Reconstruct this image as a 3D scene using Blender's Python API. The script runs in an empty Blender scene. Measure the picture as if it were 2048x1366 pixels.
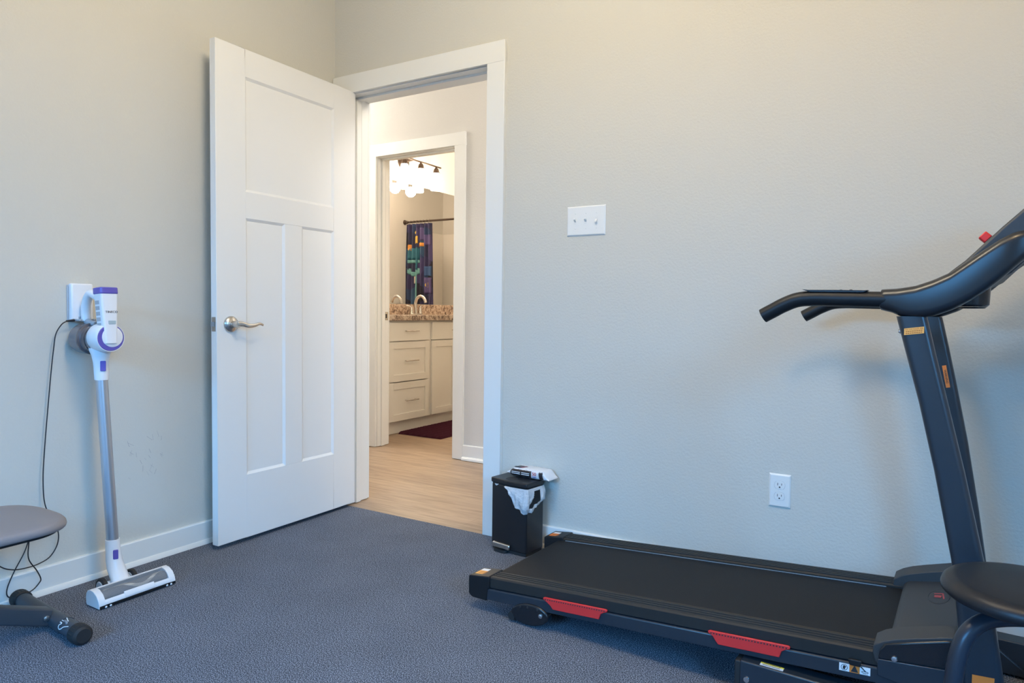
import bpy, bmesh, math, random
from mathutils import Vector, Matrix
random.seed(7)
sc = bpy.context.scene
COL = sc.collection
PI = math.pi

# ------------------------------------------------------------------ camera, light, exposure
cd = bpy.data.cameras.new('camera'); cd.sensor_width = 36.0; cd.lens = 24.0; cd.clip_start = 0.02
cam = bpy.data.objects.new('camera', cd); COL.objects.link(cam)
_yaw, _pitch, _roll = 0.5416, -0.0426, 0.0121
_f = Vector((-math.sin(_yaw)*math.cos(_pitch), math.cos(_yaw)*math.cos(_pitch), math.sin(_pitch)))
_r0 = _f.cross(Vector((0, 0, 1))).normalized(); _u0 = _r0.cross(_f)
_r = math.cos(_roll)*_r0 + math.sin(_roll)*_u0; _u = -math.sin(_roll)*_r0 + math.cos(_roll)*_u0
_m = Matrix((( _r.x, _u.x, -_f.x, 2.5615), (_r.y, _u.y, -_f.y, -2.5087), (_r.z, _u.z, -_f.z, 0.9831), (0, 0, 0, 1)))
cam.matrix_world = _m
sc.camera = cam

vs = sc.view_settings
vs.view_transform = 'Standard'; vs.look = 'None'; vs.gamma = 1.0; vs.use_curve_mapping = False
vs.exposure = 0.0

w = bpy.data.worlds.new('world'); sc.world = w; w.use_nodes = True
w.node_tree.nodes['Background'].inputs[0].default_value = (0.36, 0.63, 1.0, 1)
w.node_tree.nodes['Background'].inputs[1].default_value = 1.0

def lamp(name, kind, loc, power, color, size=0.1, size_y=None, target=None):
    d = bpy.data.lights.new(name, kind); d.energy = power; d.color = color
    if kind == 'AREA':
        d.size = size
        if size_y: d.shape = 'RECTANGLE'; d.size_y = size_y
    else:
        d.shadow_soft_size = size
    o = bpy.data.objects.new(name, d); COL.objects.link(o); o.location = loc
    if target is not None:
        o.rotation_euler = (Vector(target)-Vector(loc)).to_track_quat('-Z', 'Y').to_euler()
    return o
# daylight falling through the window in the right wall, and the lamp on the ceiling of the room
lamp('window_daylight', 'AREA', (5.75, -2.95, 3.15), 1050, (0.12, 0.48, 1.0), 3.4, 2.5, (1.8, -2.6, 0.5))
lamp('window_daylight', 'AREA', (1.25, -5.95, 3.15), 1200, (0.11, 0.46, 1.0), 3.4, 2.5, (1.3, -2.0, 0.5))
lamp('ceiling_lamp_light', 'POINT', (1.50, -1.40, 2.52), 48, (1.0, 0.86, 0.64), 0.15)
lamp('ceiling_lamp_light', 'POINT', (2.70, -1.60, 2.52), 38, (1.0, 0.73, 0.40), 0.15)
lamp('hall_fill_light', 'POINT', (-1.75, 0.55, 2.50), 42, (1.0, 0.94, 0.90), 0.15)  # two unseen lights added out of view to brighten the hall evenly
lamp('hall_fill_light', 'POINT', (1.75, 0.55, 2.50), 46, (1.0, 0.94, 0.90), 0.15)
lamp('bathroom_fill_light', 'POINT', (-0.55, 3.3, 2.6), 30, (1.0, 0.80, 0.60), 0.15)  # added fill without a fixture, lifts the far end of the bathroom
try:
    sc.cycles.use_denoising = True; sc.cycles.denoising_prefilter = 'NONE'; sc.cycles.denoising_input_passes = 'RGB_ALBEDO_NORMAL'
    sc.cycles.max_bounces = 10; sc.cycles.diffuse_bounces = 6
    sc.cycles.sample_clamp_indirect = 6
except Exception: pass

# ------------------------------------------------------------------ materials
def mat(name, col, rough=0.5, metal=0.0, spec=0.5, emis=None, estr=0, alpha=1.0, trans=0.0, coat=0.0):
    m = bpy.data.materials.new(name); m.use_nodes = True
    b = m.node_tree.nodes['Principled BSDF']
    b.inputs['Base Color'].default_value = (*col, 1); b.inputs['Roughness'].default_value = rough
    b.inputs['Metallic'].default_value = metal; b.inputs['Specular IOR Level'].default_value = spec
    b.inputs['Alpha'].default_value = alpha; b.inputs['Transmission Weight'].default_value = trans
    b.inputs['Coat Weight'].default_value = coat
    if emis:
        b.inputs['Emission Color'].default_value = (*emis, 1); b.inputs['Emission Strength'].default_value = estr
    return m
def nodes(m): return m.node_tree.nodes, m.node_tree.links, m.node_tree.nodes['Principled BSDF']
def bump(m, scale, strength, dist=0.002, detail=3, rough=0.6, mapping=None):
    n, l, b = nodes(m)
    tc = n.new('ShaderNodeTexCoord'); mp = n.new('ShaderNodeMapping'); nz = n.new('ShaderNodeTexNoise'); bp = n.new('ShaderNodeBump')
    if mapping: mp.inputs['Scale'].default_value = mapping
    nz.inputs['Scale'].default_value = scale; nz.inputs['Detail'].default_value = detail; nz.inputs['Roughness'].default_value = rough
    bp.inputs['Strength'].default_value = strength; bp.inputs['Distance'].default_value = dist
    l.new(tc.outputs['Object'], mp.inputs[0]); l.new(mp.outputs[0], nz.inputs['Vector'])
    l.new(nz.outputs['Fac'], bp.inputs['Height']); l.new(bp.outputs[0], b.inputs['Normal'])
    return nz, mp
def ramp(m, src, stops, target='Base Color'):
    n, l, b = nodes(m)
    r = n.new('ShaderNodeValToRGB'); e = r.color_ramp.elements
    while len(e) < len(stops): e.new(0.5)
    for i, (p, c) in enumerate(stops): e[i].position = p; e[i].color = (*c, 1)
    l.new(src, r.inputs[0])
    if target: l.new(r.outputs[0], b.inputs[target])
    return r

M = {}
M['wall'] = mat('wall_paint', (0.605, 0.592, 0.534), 0.85, spec=0.25); bump(M['wall'], 115, 0.7, 0.0016, 2, 0.55)
M['wall_hall'] = mat('hall_paint', (0.66, 0.64, 0.60), 0.85, spec=0.25); bump(M['wall_hall'], 90, 0.55, 0.0016, 2, 0.5)
M['ceiling'] = mat('ceiling_paint', (0.80, 0.79, 0.76), 0.9, spec=0.2)
M['trim'] = mat('trim_paint', (0.80, 0.80, 0.765), 0.38)
M['door'] = mat('door_paint', (0.80, 0.80, 0.775), 0.40); bump(M['door'], 220, 0.06, 0.0005, 2)
M['plate'] = mat('white_plastic', (0.80, 0.80, 0.77), 0.32)
M['slot'] = mat('dark_slot', (0.01, 0.01, 0.012), 0.6)
M['plate_shade'] = mat('switch_white', (0.76, 0.76, 0.735), 0.32)
# carpet
m = M['carpet'] = mat('carpet_grey', (0.1, 0.1, 0.11), 0.95, spec=0.1)
nz, mp = bump(m, 320, 0.25, 0.0010, 1.5, 0.7)
n, l, b = nodes(m)
r1 = ramp(m, nz.outputs['Fac'], [(0.36, (0.018, 0.022, 0.030)), (0.50, (0.092, 0.106, 0.137)), (0.64, (0.32, 0.355, 0.43))], None)
n2 = n.new('ShaderNodeTexNoise'); n2.inputs['Scale'].default_value = 5.0; n2.inputs['Detail'].default_value = 4
l.new(mp.outputs[0], n2.inputs['Vector'])
r2 = ramp(m, n2.outputs['Fac'], [(0.35, (0.93, 0.93, 0.93)), (0.65, (1.04, 1.04, 1.04))], None)
mx = n.new('ShaderNodeMix'); mx.data_type = 'RGBA'; mx.blend_type = 'MULTIPLY'; mx.inputs[0].default_value = 1
l.new(r1.outputs[0], mx.inputs[6]); l.new(r2.outputs[0], mx.inputs[7]); l.new(mx.outputs[2], b.inputs['Base Color'])
# vinyl plank floor, boards run along x
m = M['plank'] = mat('vinyl_plank', (0.4, 0.3, 0.2), 0.42)
n, l, b = nodes(m)
tc = n.new('ShaderNodeTexCoord'); br = n.new('ShaderNodeTexBrick')
br.inputs['Color1'].default_value = (0.33, 0.235, 0.16, 1); br.inputs['Color2'].default_value = (0.395, 0.29, 0.20, 1)
br.inputs['Mortar'].default_value = (0.27, 0.19, 0.125, 1); br.inputs['Scale'].default_value = 1.0
br.inputs['Mortar Size'].default_value = 0.0012; br.inputs['Brick Width'].default_value = 1.22; br.inputs['Row Height'].default_value = 0.18
br.inputs['Bias'].default_value = 0.0; br.offset = 0.37
l.new(tc.outputs['Object'], br.inputs['Vector'])
mp = n.new('ShaderNodeMapping'); mp.inputs['Scale'].default_value = (1.6, 22, 1); l.new(tc.outputs['Object'], mp.inputs[0])
ng = n.new('ShaderNodeTexNoise'); ng.inputs['Scale'].default_value = 2.2; ng.inputs['Detail'].default_value = 8; ng.inputs['Roughness'].default_value = 0.62
ng.inputs['Distortion'].default_value = 0.6; l.new(mp.outputs[0], ng.inputs['Vector'])
r = ramp(m, ng.outputs['Fac'], [(0.30, (0.62, 0.60, 0.58)), (0.52, (0.98, 0.98, 0.98)), (0.72, (1.18, 1.17, 1.15))], None)
mx = n.new('ShaderNodeMix'); mx.data_type = 'RGBA'; mx.blend_type = 'MULTIPLY'; mx.inputs[0].default_value = 1
l.new(br.outputs['Color'], mx.inputs[6]); l.new(r.outputs[0], mx.inputs[7]); l.new(mx.outputs[2], b.inputs['Base Color'])
# granite
m = M['granite'] = mat('granite', (0.5, 0.4, 0.3), 0.2)
n, l, b = nodes(m)
tc = n.new('ShaderNodeTexCoord'); n1 = n.new('ShaderNodeTexNoise'); n1.inputs['Scale'].default_value = 34; n1.inputs['Detail'].default_value = 5; n1.inputs['Roughness'].default_value = 0.7
l.new(tc.outputs['Object'], n1.inputs['Vector'])
ramp(m, n1.outputs['Fac'], [(0.36, (0.07, 0.050, 0.042)), (0.45, (0.27, 0.19, 0.145)), (0.54, (0.50, 0.39, 0.30)), (0.68, (0.60, 0.51, 0.42))])
M['cabinet'] = mat('cabinet_white', (0.80, 0.78, 0.73), 0.4)
M['nickel'] = mat('satin_nickel', (0.60, 0.57, 0.53), 0.27, 1.0)
M['nickel_dark'] = mat('latch_metal', (0.42, 0.41, 0.40), 0.38, 1.0)
M['bronze'] = mat('dark_bronze', (0.075, 0.052, 0.040), 0.35, 0.7)
M['mirror'] = mat('mirror_glass', (0.93, 0.93, 0.92), 0.0, 1.0)
M['shade'] = mat('lit_glass', (1, 0.93, 0.8), 0.3, emis=(1.0, 0.86, 0.66), estr=14)
M['tub'] = mat('tub_white', (0.82, 0.79, 0.74), 0.25)
M['rug'] = mat('plum_rug', (0.050, 0.012, 0.024), 1.0, spec=0.1); bump(M['rug'], 60, 1.0, 0.012, 3)
# treadmill and gym things
M['black'] = mat('black_plastic', (0.009, 0.0095, 0.011), 0.45, spec=0.35)
M['black_gloss'] = mat('black_gloss', (0.012, 0.013, 0.016), 0.22)
M['steel'] = mat('dark_powder_steel', (0.019, 0.027, 0.038), 0.32, 0.0, 0.55)
M['swoosh'] = mat('satin_black_cover', (0.008, 0.010, 0.014), 0.33, 0.0, 0.6)
M['console'] = mat('slate_plastic', (0.030, 0.038, 0.047), 0.5)
M['belt'] = mat('running_belt', (0.0085, 0.009, 0.0105), 0.62, spec=0.25); bump(M['belt'], 900, 0.25, 0.0008, 2)
M['rail'] = mat('ribbed_rail', (0.020, 0.019, 0.018), 0.55, spec=0.35)
M['hood'] = mat('charcoal_hood', (0.038, 0.040, 0.043), 0.5, spec=0.35); bump(M['hood'], 1200, 0.12, 0.0004, 2)
M['red'] = mat('red_rubber', (0.68, 0.030, 0.028), 0.45)
M['dark_red'] = mat('emblem_red', (0.36, 0.05, 0.055), 0.5)
M['orange'] = mat('warning_orange', (0.80, 0.22, 0.035), 0.5)
M['amber'] = mat('label_amber', (0.86, 0.42, 0.09), 0.5)
M['yellow'] = mat('label_yellow', (0.80, 0.66, 0.05), 0.5)
M['label'] = mat('label_white', (0.78, 0.79, 0.80), 0.5)
M['ink'] = mat('label_ink', (0.02, 0.02, 0.025), 0.6)
M['brown_ink'] = mat('label_brown_ink', (0.42, 0.13, 0.02), 0.6)
M['bolt'] = mat('zinc_bolt', (0.75, 0.75, 0.76), 0.25, 1.0)
M['silver'] = mat('silver_strip', (0.42, 0.48, 0.55), 0.3, 0.6)
M['vinyl_grey'] = mat('grey_vinyl', (0.220, 0.205, 0.215), 0.55); bump(M['vinyl_grey'], 300, 0.15, 0.001, 2)
M['vinyl_black'] = mat('black_vinyl', (0.010, 0.011, 0.014), 0.42, spec=0.4); bump(M['vinyl_black'], 400, 0.12, 0.0006, 2)
M['bench_steel'] = mat('slate_steel', (0.055, 0.066, 0.082), 0.42, 0.2)
M['stool_steel'] = mat('stool_steel', (0.022, 0.030, 0.045), 0.34, 0.2)
M['rubber'] = mat('rubber', (0.014, 0.014, 0.015), 0.65)
M['cord'] = mat('cord_rubber', (0.012, 0.012, 0.016), 0.5)
# vacuum
M['vac_white'] = mat('vacuum_white', (0.80, 0.81, 0.83), 0.3)
M['vac_grey'] = mat('vacuum_grey', (0.42, 0.44, 0.47), 0.4)
M['vac_purple'] = mat('vacuum_purple', (0.115, 0.095, 0.42), 0.3)
M['vac_tube'] = mat('brushed_aluminium', (0.56, 0.58, 0.62), 0.33, 0.85)
M['vac_cup'] = mat('smoked_cup', (0.16, 0.15, 0.16), 0.18, coat=0.3)
M['vac_cup2'] = mat('smoked_cup_band', (0.10, 0.085, 0.09), 0.25)
M['vac_win'] = mat('smoked_window', (0.30, 0.31, 0.33), 0.10, alpha=0.22, spec=0.4)
M['brush'] = mat('brush_grey', (0.22, 0.235, 0.255), 0.6)
M['bristle'] = mat('bristle_beige', (0.58, 0.55, 0.49), 0.8)
M['lcd'] = mat('display_grey', (0.36, 0.45, 0.49), 0.2)
# can
M['can'] = mat('can_black', (0.010, 0.010, 0.012), 0.38)
m = M['bag'] = mat('thin_bag', (0.80, 0.83, 0.86), 0.35, alpha=0.62); bump(m, 55, 0.9, 0.01, 4)
M['wipe_white'] = mat('pack_white', (0.78, 0.79, 0.82), 0.3); bump(M['wipe_white'], 45, 0.35, 0.004, 3)
M['wipe_black'] = mat('pack_black', (0.022, 0.016, 0.018), 0.3)
M['pack_red'] = mat('pack_red', (0.50, 0.06, 0.07), 0.4)
M['scuff'] = mat('scuff_grey', (0.36, 0.36, 0.36), 0.9)

# ------------------------------------------------------------------ mesh helpers
class MB:
    def __init__(s): s.v = []; s.f = []; s.mi = []; s.cur = 0
    def add(s, vs_, fs_):
        o = len(s.v); s.v += [tuple(p) for p in vs_]
        for f in fs_: s.f.append(tuple(i+o for i in f)); s.mi.append(s.cur)
        return s
    def box(s, x0, x1, y0, y1, z0, z1):
        return s.add([(x, y, z) for x in (x0, x1) for y in (y0, y1) for z in (z0, z1)],
                     [(0, 1, 3, 2), (4, 6, 7, 5), (0, 4, 5, 1), (2, 3, 7, 6), (0, 2, 6, 4), (1, 5, 7, 3)])
    def prism(s, pts, c0, c1, fn, cap=True):
        n = len(pts)
        vs_ = [fn(a, b, c0) for a, b in pts] + [fn(a, b, c1) for a, b in pts]
        fs_ = [(i, (i+1) % n, (i+1) % n+n, i+n) for i in range(n)]
        if cap: fs_ += [tuple(range(n))[::-1], tuple(range(n, 2*n))]
        return s.add(vs_, fs_)
    def loft(s, rings, cap=True, closed=True):
        n = len(rings[0]); vs_ = [p for r in rings for p in r]; fs_ = []
        for k in range(len(rings)-1):
            for i in range(n if closed else n-1):
                j = (i+1) % n; fs_.append((k*n+i, k*n+j, (k+1)*n+j, (k+1)*n+i))
        if cap: fs_ += [tuple(range(n))[::-1], tuple(range((len(rings)-1)*n, len(rings)*n))]
        return s.add(vs_, fs_)
    def tube(s, path, rad, n=16, cap=True, flat=1.0):
        P = [Vector(p) for p in path]; rad = rad if isinstance(rad, (list, tuple)) else [rad]*len(P)
        rings = []; prev = None
        for i, p in enumerate(P):
            t = (P[min(i+1, len(P)-1)]-P[max(i-1, 0)]).normalized()
            if prev is None:
                a = Vector((0, 0, 1)) if abs(t.z) < 0.9 else Vector((1, 0, 0))
            else: a = prev
            u = (a - t*a.dot(t)).normalized(); prev = u; v = t.cross(u)
            rings.append([p + u*rad[i]*math.cos(2*PI*k/n) + v*rad[i]*flat*math.sin(2*PI*k/n) for k in range(n)])
        return s.loft(rings, cap)
    def lathe(s, prof, origin, axis, n=32, cap=True):
        o = Vector(origin); d = Vector(axis).normalized()
        a = Vector((0, 0, 1)) if abs(d.z) < 0.9 else Vector((1, 0, 0))
        u = (a-d*a.dot(d)).normalized(); v = d.cross(u)
        return s.loft([[o+d*h+u*r*math.cos(2*PI*k/n)+v*r*math.sin(2*PI*k/n) for k in range(n)] for r, h in prof], cap)
    def sphere(s, c, r, n=16, sq=(1, 1, 1)):
        rings = []
        for i in range(1, n//2):
            a = PI*i/(n//2)
            rings.append([(c[0]+r*sq[0]*math.sin(a)*math.cos(2*PI*k/n), c[1]+r*sq[1]*math.sin(a)*math.sin(2*PI*k/n), c[2]+r*sq[2]*math.cos(a)) for k in range(n)])
        return s.loft(rings)
    def grid(s, fn, nu, nv, skip=None):
        vs_ = [fn(i/nu, j/nv) for j in range(nv+1) for i in range(nu+1)]
        fs_ = [(j*(nu+1)+i, j*(nu+1)+i+1, (j+1)*(nu+1)+i+1, (j+1)*(nu+1)+i) for j in range(nv) for i in range(nu)
               if not (skip and skip((i+.5)/nu, (j+.5)/nv))]
        return s.add(vs_, fs_)

def build(name, mb, mats, parent=None, off=None, bevel=0, seg=2, smooth=32, sub=0, solid=0, origin=None):
    """one mesh object; vertices are in the parent's local frame (off is subtracted)"""
    me = bpy.data.meshes.new(name)
    o_ = Vector(off) if off is not None else Vector((0, 0, 0))
    if origin is not None and parent is None: o_ = Vector(origin)
    me.from_pydata([tuple(Vector(v)-o_) for v in mb.v], [], mb.f)
    mats = mats if isinstance(mats, (list, tuple)) else [mats]
    for m_ in mats: me.materials.append(m_)
    for p, i in zip(me.polygons, mb.mi): p.material_index = i
    bm = bmesh.new(); bm.from_mesh(me); bmesh.ops.remove_doubles(bm, verts=bm.verts, dist=1e-6)
    bmesh.ops.recalc_face_normals(bm, faces=bm.faces); bm.to_mesh(me); bm.free()
    if smooth:
        for p in me.polygons: p.use_smooth = True
        me.set_sharp_from_angle(angle=math.radians(smooth))
    ob = bpy.data.objects.new(name, me); COL.objects.link(ob)
    if origin is not None and parent is None: ob.location = origin
    if parent is not None: ob.parent = parent
    if bevel:
        bv = ob.modifiers.new('bevel', 'BEVEL'); bv.width = bevel; bv.segments = seg; bv.limit_method = 'ANGLE'; bv.angle_limit = math.radians(38)
        bv.harden_normals = False
    if sub:
        sd = ob.modifiers.new('sub', 'SUBSURF'); sd.levels = sub; sd.render_levels = sub
    if solid:
        so = ob.modifiers.new('solid', 'SOLIDIFY'); so.thickness = solid; so.offset = 0
    return ob
def thing(name, label, cat, loc=(0, 0, 0), rotz=0, group=None):
    o = bpy.data.objects.new(name, None); COL.objects.link(o); o.empty_display_size = 0.1
    o.location = loc; o.rotation_euler = (0, 0, rotz); o['label'] = label; o['category'] = cat
    if group: o['group'] = group
    return o
def tag(o, label, cat, group=None):
    o['label'] = label; o['category'] = cat
    if group: o['group'] = group
    return o
def struct(o, label=None, cat=None):
    o['kind'] = 'structure'
    if label: o['label'] = label; o['category'] = cat
    return o
def text_mesh(name, body, size, m, parent, matrix, depth=0.0004, align='CENTER', sx=1.0):
    cu = bpy.data.curves.new(name+'_curve', 'FONT'); cu.body = body; cu.size = size; cu.extrude = depth
    cu.align_x = align; cu.align_y = 'CENTER'; cu.resolution_u = 3
    t = bpy.data.objects.new(name+'_tmp', cu); COL.objects.link(t)
    dg = bpy.context.evaluated_depsgraph_get(); me = bpy.data.meshes.new_from_object(t.evaluated_get(dg))
    bpy.data.objects.remove(t); bpy.data.curves.remove(cu)
    me.transform(Matrix.Diagonal((sx, 1, 1, 1))); me.transform(matrix)
    me.name = name; me.materials.clear(); me.materials.append(m)
    o = bpy.data.objects.new(name, me); COL.objects.link(o); o.parent = parent
    return o
def frame(origin, right, up):
    r_ = Vector(right).normalized(); u_ = Vector(up).normalized(); n_ = r_.cross(u_).normalized(); u_ = n_.cross(r_)
    mm = Matrix((r_, u_, n_)).transposed().to_4x4(); mm.translation = Vector(origin); return mm
def rrect(w_, h_, r_, n_=5, cx=0, cy=0):
    pts = []
    for (sx, sy, a0) in ((1, 1, 0), (-1, 1, 90), (-1, -1, 180), (1, -1, 270)):
        for k in range(n_+1):
            a = math.radians(a0+90*k/n_); pts.append((cx+sx*(w_/2-r_)+r_*math.cos(a), cy+sy*(h_/2-r_)+r_*math.sin(a)))
    return pts
def smooth_path(pts, n_=8):
    P = [Vector(p) for p in pts]; out = []
    for i in range(len(P)-1):
        p0 = P[max(i-1, 0)]; p1 = P[i]; p2 = P[i+1]; p3 = P[min(i+2, len(P)-1)]
        for k in range(n_):
            t = k/n_
            out.append(0.5*((2*p1)+(p2-p0)*t+(2*p0-5*p1+4*p2-p3)*t*t+(3*p1-p0-3*p2+p3)*t**3))
    out.append(P[-1]); return out
XY = lambda a, b, c: (a, b, c)
XZ = lambda a, b, c: (a, c, b)      # profile in x-z, extruded along y
YZ = lambda a, b, c: (c, a, b)      # profile in y-z, extruded along x

# ------------------------------------------------------------------ room shell
RX, RY, CH = 4.45, -4.6, 2.74       # room: x 0..RX, y RY..0
WT = 0.14                           # thickness of the wall with the doorway
XL, XR, DH = 0.095, 0.916, 2.043    # main doorway opening
struct(build('floor', MB().box(-0.12, RX+.12, RY-.12, -0.012, -0.06, 0.0), M['carpet']), 'dark grey cut pile carpet of the exercise room', 'floor')
struct(build('floor_hall', MB().box(-3.2, 3.0, -0.012, 6.0, -0.06, -0.003), M['plank']), 'light brown wood look plank floor beyond the doorway', 'floor')
struct(build('ceiling', MB().box(-3.2, RX+.12, RY-.12, 6.0, CH, CH+.08), M['ceiling']), 'white ceiling', 'ceiling')
struct(build('wall_left', MB().box(-0.12, 0, RY-.12, 0, -0.06, CH), M['wall']), 'grey beige wall behind the stick vacuum', 'wall')
VX0, VX1, VZ0, VZ1 = 0.45, 2.15, 0.75, 2.15
wq = MB(); wq.box(-.12, VX0, RY-.12, RY, -.06, CH); wq.box(VX1, RX+.12, RY-.12, RY, -.06, CH); wq.box(VX0, VX1, RY-.12, RY, -.06, VZ0); wq.box(VX0, VX1, RY-.12, RY, VZ1, CH)
struct(build('wall_front', wq, M['wall'], smooth=0), 'grey beige wall behind the camera', 'wall')
wf = MB()
for a, b_, c_, d_ in ((VX0, VX1, VZ0, VZ0+.05), (VX0, VX1, VZ1-.05, VZ1), (VX0, VX0+.05, VZ0, VZ1), (VX1-.05, VX1, VZ0, VZ1), (VX0, VX1, 1.43, 1.47)):
    wf.box(a, b_, RY-.08, RY-.03, c_, d_)
struct(build('window_2', wf, M['trim']), 'white window frame in the wall behind the camera', 'window')
wb = MB()
wb.box(-3.2, XL-.02, 0, WT, -0.06, CH); wb.box(XR+.02, RX+.12, 0, WT, -0.06, CH); wb.box(XL-.02, XR+.02, 0, WT, DH+.02, CH)
struct(build('wall_back', wb, M['wall'], smooth=0), 'grey beige wall with the doorway and the switch plate', 'wall')
# right wall with the window
WY0, WY1, WZ0, WZ1 = -4.0, -2.0, 0.75, 2.15
wr = MB(); wr.box(RX, RX+.12, RY-.12, WY0, -.06, CH); wr.box(RX, RX+.12, WY1, 0, -.06, CH); wr.box(RX, RX+.12, WY0, WY1, -.06, WZ0); wr.box(RX, RX+.12, WY0, WY1, WZ1, CH)
struct(build('wall_right', wr, M['wall'], smooth=0), 'grey beige wall with the window', 'wall')
wf = MB()
for a, b_, c_, d_ in ((WY0, WY1, WZ0, WZ0+.05), (WY0, WY1, WZ1-.05, WZ1), (WY0, WY0+.05, WZ0, WZ1), (WY1-.05, WY1, WZ0, WZ1), (WY0, WY1, 1.43, 1.47)):
    wf.box(RX+.03, RX+.08, a, b_, c_, d_)
struct(build('window_1', wf, M['trim']), 'white window frame in the right wall', 'window')
# hall and bathroom shell
HY, BX0, BX1 = 1.20, -0.800, -0.124; BH = 2.070
wh = MB(); wh.box(-3.2, BX0-.02, HY, HY+.115, -.06, CH); wh.box(BX1+.02, 3.0, HY, HY+.115, -.06, CH); wh.box(BX0-.02, BX1+.02, HY, HY+.115, BH+.02, CH)
struct(build('wall_hall', wh, M['wall_hall'], smooth=0), 'pale hall wall with the bathroom doorway', 'wall')
struct(build('wall_hall_end', MB().box(-2.1, -2.0, WT, HY, -.06, CH), M['wall_hall']), 'pale wall at the left end of the hall', 'wall')
struct(build('wall_hall_right', MB().box(2.4, 2.5, WT, HY, -.06, CH), M['wall_hall']), 'pale wall at the right end of the hall', 'wall')
struct(build('wall_bathroom_left', MB().box(-1.67, -1.55, HY+.115, 5.02, -.06, CH), M['wall_hall']), 'cream bathroom wall behind the mirror', 'wall')
struct(build('wall_bathroom_right', MB().box(0.0, 0.12, HY+.115, 5.02, -.06, CH), M['wall_hall']), 'cream bathroom wall beside the shower curtain', 'wall')
struct(build('wall_bathroom_back', MB().box(-1.67, 0.12, 5.02, 5.14, -.06, CH), M['wall_hall']), 'cream bathroom wall behind the tub', 'wall')

# casings and jambs (one trim object for each doorway)
def doorway(name, xl, xr, dh, y0, y1, side, cw, label, head_to=None, stop_y=None, room_left=None):
    t = MB(); rv = 0.005
    for (yf, s) in ((y0, -1), (y1, 1)):
        a, b_ = (yf-.018, yf) if s < 0 else (yf, yf+.018)
        L = xl-rv-cw if room_left is None or s > 0 else room_left
        t.box(L, xl-rv, a, b_, 0, dh+rv); t.box(xr+rv, xr+rv+cw, a, b_, 0, dh+rv)
        t.box(L, xr+rv+cw, a, b_, dh+rv, dh+rv+cw)
    t.box(xl-.02, xl, y0, y1, 0, dh+.02); t.box(xr, xr+.02, y0, y1, 0, dh+.02); t.box(xl, xr, y0, y1, dh, dh+.02)
    sy0, sy1 = stop_y
    t.box(xl, xl+.011, sy0, sy1, 0, dh); t.box(xr-.011, xr, sy0, sy1, 0, dh); t.box(xl+.011, xr-.011, sy0, sy1, dh-.011, dh)
    return struct(build(name, t, M['trim'], bevel=.0015, seg=1, smooth=30), label, 'door frame')
doorway('trim_1', XL, XR, DH, 0, WT, 0, 0.0885, 'white casing around the open doorway', stop_y=(.045, .08), room_left=0.003)
tb = doorway('trim_2', BX0, BX1, BH, HY, HY+.115, 0, 0.085, 'white casing around the bathroom doorway in the hall', stop_y=(HY+.035, HY+.07))
sp = MB().box(BX0, BX0+.0015, HY+.075, HY+.112, .915, .975)
build('strike_plate', sp, M['nickel'], tb)
build('strike_hole', MB().box(BX0+.0012, BX0+.0022, HY+.085, HY+.098, .93, .96), M['slot'], tb)

# baseboards
def base_profile(h, t_=.014): return [(0, 0), (t_, 0), (t_, h-.004), (t_-.003, h), (0, h)]
def base_left(h=.093):
    b_ = MB(); b_.prism(base_profile(h), RY, -.0, XZ); b_.prism([(.014, 0), (.026, 0), (.0245, .008), (.019, .016), (.014, .018)], RY, -.02, XZ)
    return b_
struct(build('baseboard_left', base_left(), M['trim']), 'white baseboard under the left wall', 'baseboard')
bb = MB(); bb.prism([(-a, z) for a, z in base_profile(.093)], XR+.005+.0885, RX, YZ); bb.prism([(-.014, 0), (-.026, 0), (-.0245, .008), (-.019, .016), (-.014, .018)], XR+.0945, RX, YZ)
struct(build('baseboard_back', bb, M['trim']), 'white baseboard behind the treadmill', 'baseboard')
bh = MB(); bh.prism([(HY-a, z) for a, z in base_profile(.099)], BX1+.005+.085, 2.4, YZ)
bh.prism([(HY-.014, 0), (HY-.032, 0), (HY-.030, .012), (HY-.022, .021), (HY-.014, .022)], BX1+.0895, 2.4, YZ)
bh.prism([(HY-a, z) for a, z in base_profile(.099)], -2.0, BX0-.09, YZ)
struct(build('baseboard_hall', bh, M['trim']), 'white baseboard with rounded shoe moulding in the hall', 'baseboard')

# ------------------------------------------------------------------ the open door
DW, DZ = 0.781, 0.0195
door = thing('door_1', 'white three panel door standing open against the left wall', 'door', (0.1359, 0.0035, 0), 0.0049)
# local: leaf runs along -y from 0 to -DW, face at x = 0, back at x = -.035
lf = MB(); T = .035; z0, z1 = DZ, DZ+2.032
lf.box(-T+.007, -.007, -DW, 0, z0, z1)
holes = [(.144, .642, 1.470, 1.938), (.144, .3405, .287, 1.360), (.437, .641, .287, 1.360)]
def fr(x0, x1):
    for a, b_, c_, d_ in ((0, .144, z0, z1), (.642, DW, z0, z1), (.144, .642, z0, .287), (.144, .642, 1.360, 1.470), (.144, .642, 1.938, z1), (.3405, .437, .287, 1.360)):
        lf.box(x0, x1, -b_, -a, c_, d_)
fr(-.0085, 0); fr(-T, -T+.0085)
for (a, b_, c_, d_) in holes:
    for (xf, xb) in ((0, -.0075), (-T, -T+.0075)):
        rr_ = lambda x, i: [(x, -b_+i, c_+i), (x, -a-i, c_+i), (x, -a-i, d_-i), (x, -b_+i, d_-i)]
        lf.loft([rr_(xf, -.001), rr_(xb, .011)], cap=False)
struct(door)
build('leaf', lf, M['door'], door, bevel=.0012, seg=1, smooth=30)
hz = .921; hu = -.716
h_ = MB(); h_.lathe([(.0, 0), (.0335, 0), (.0335, .004), (.030, .010), (.020, .014), (.0135, .017), (.0125, .030), (.012, .052), (0.0, .053)], (0, hu, hz), (1, 0, 0), 32, cap=False)
rose = build('door_handle', h_, M['nickel'], door, smooth=45)
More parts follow.
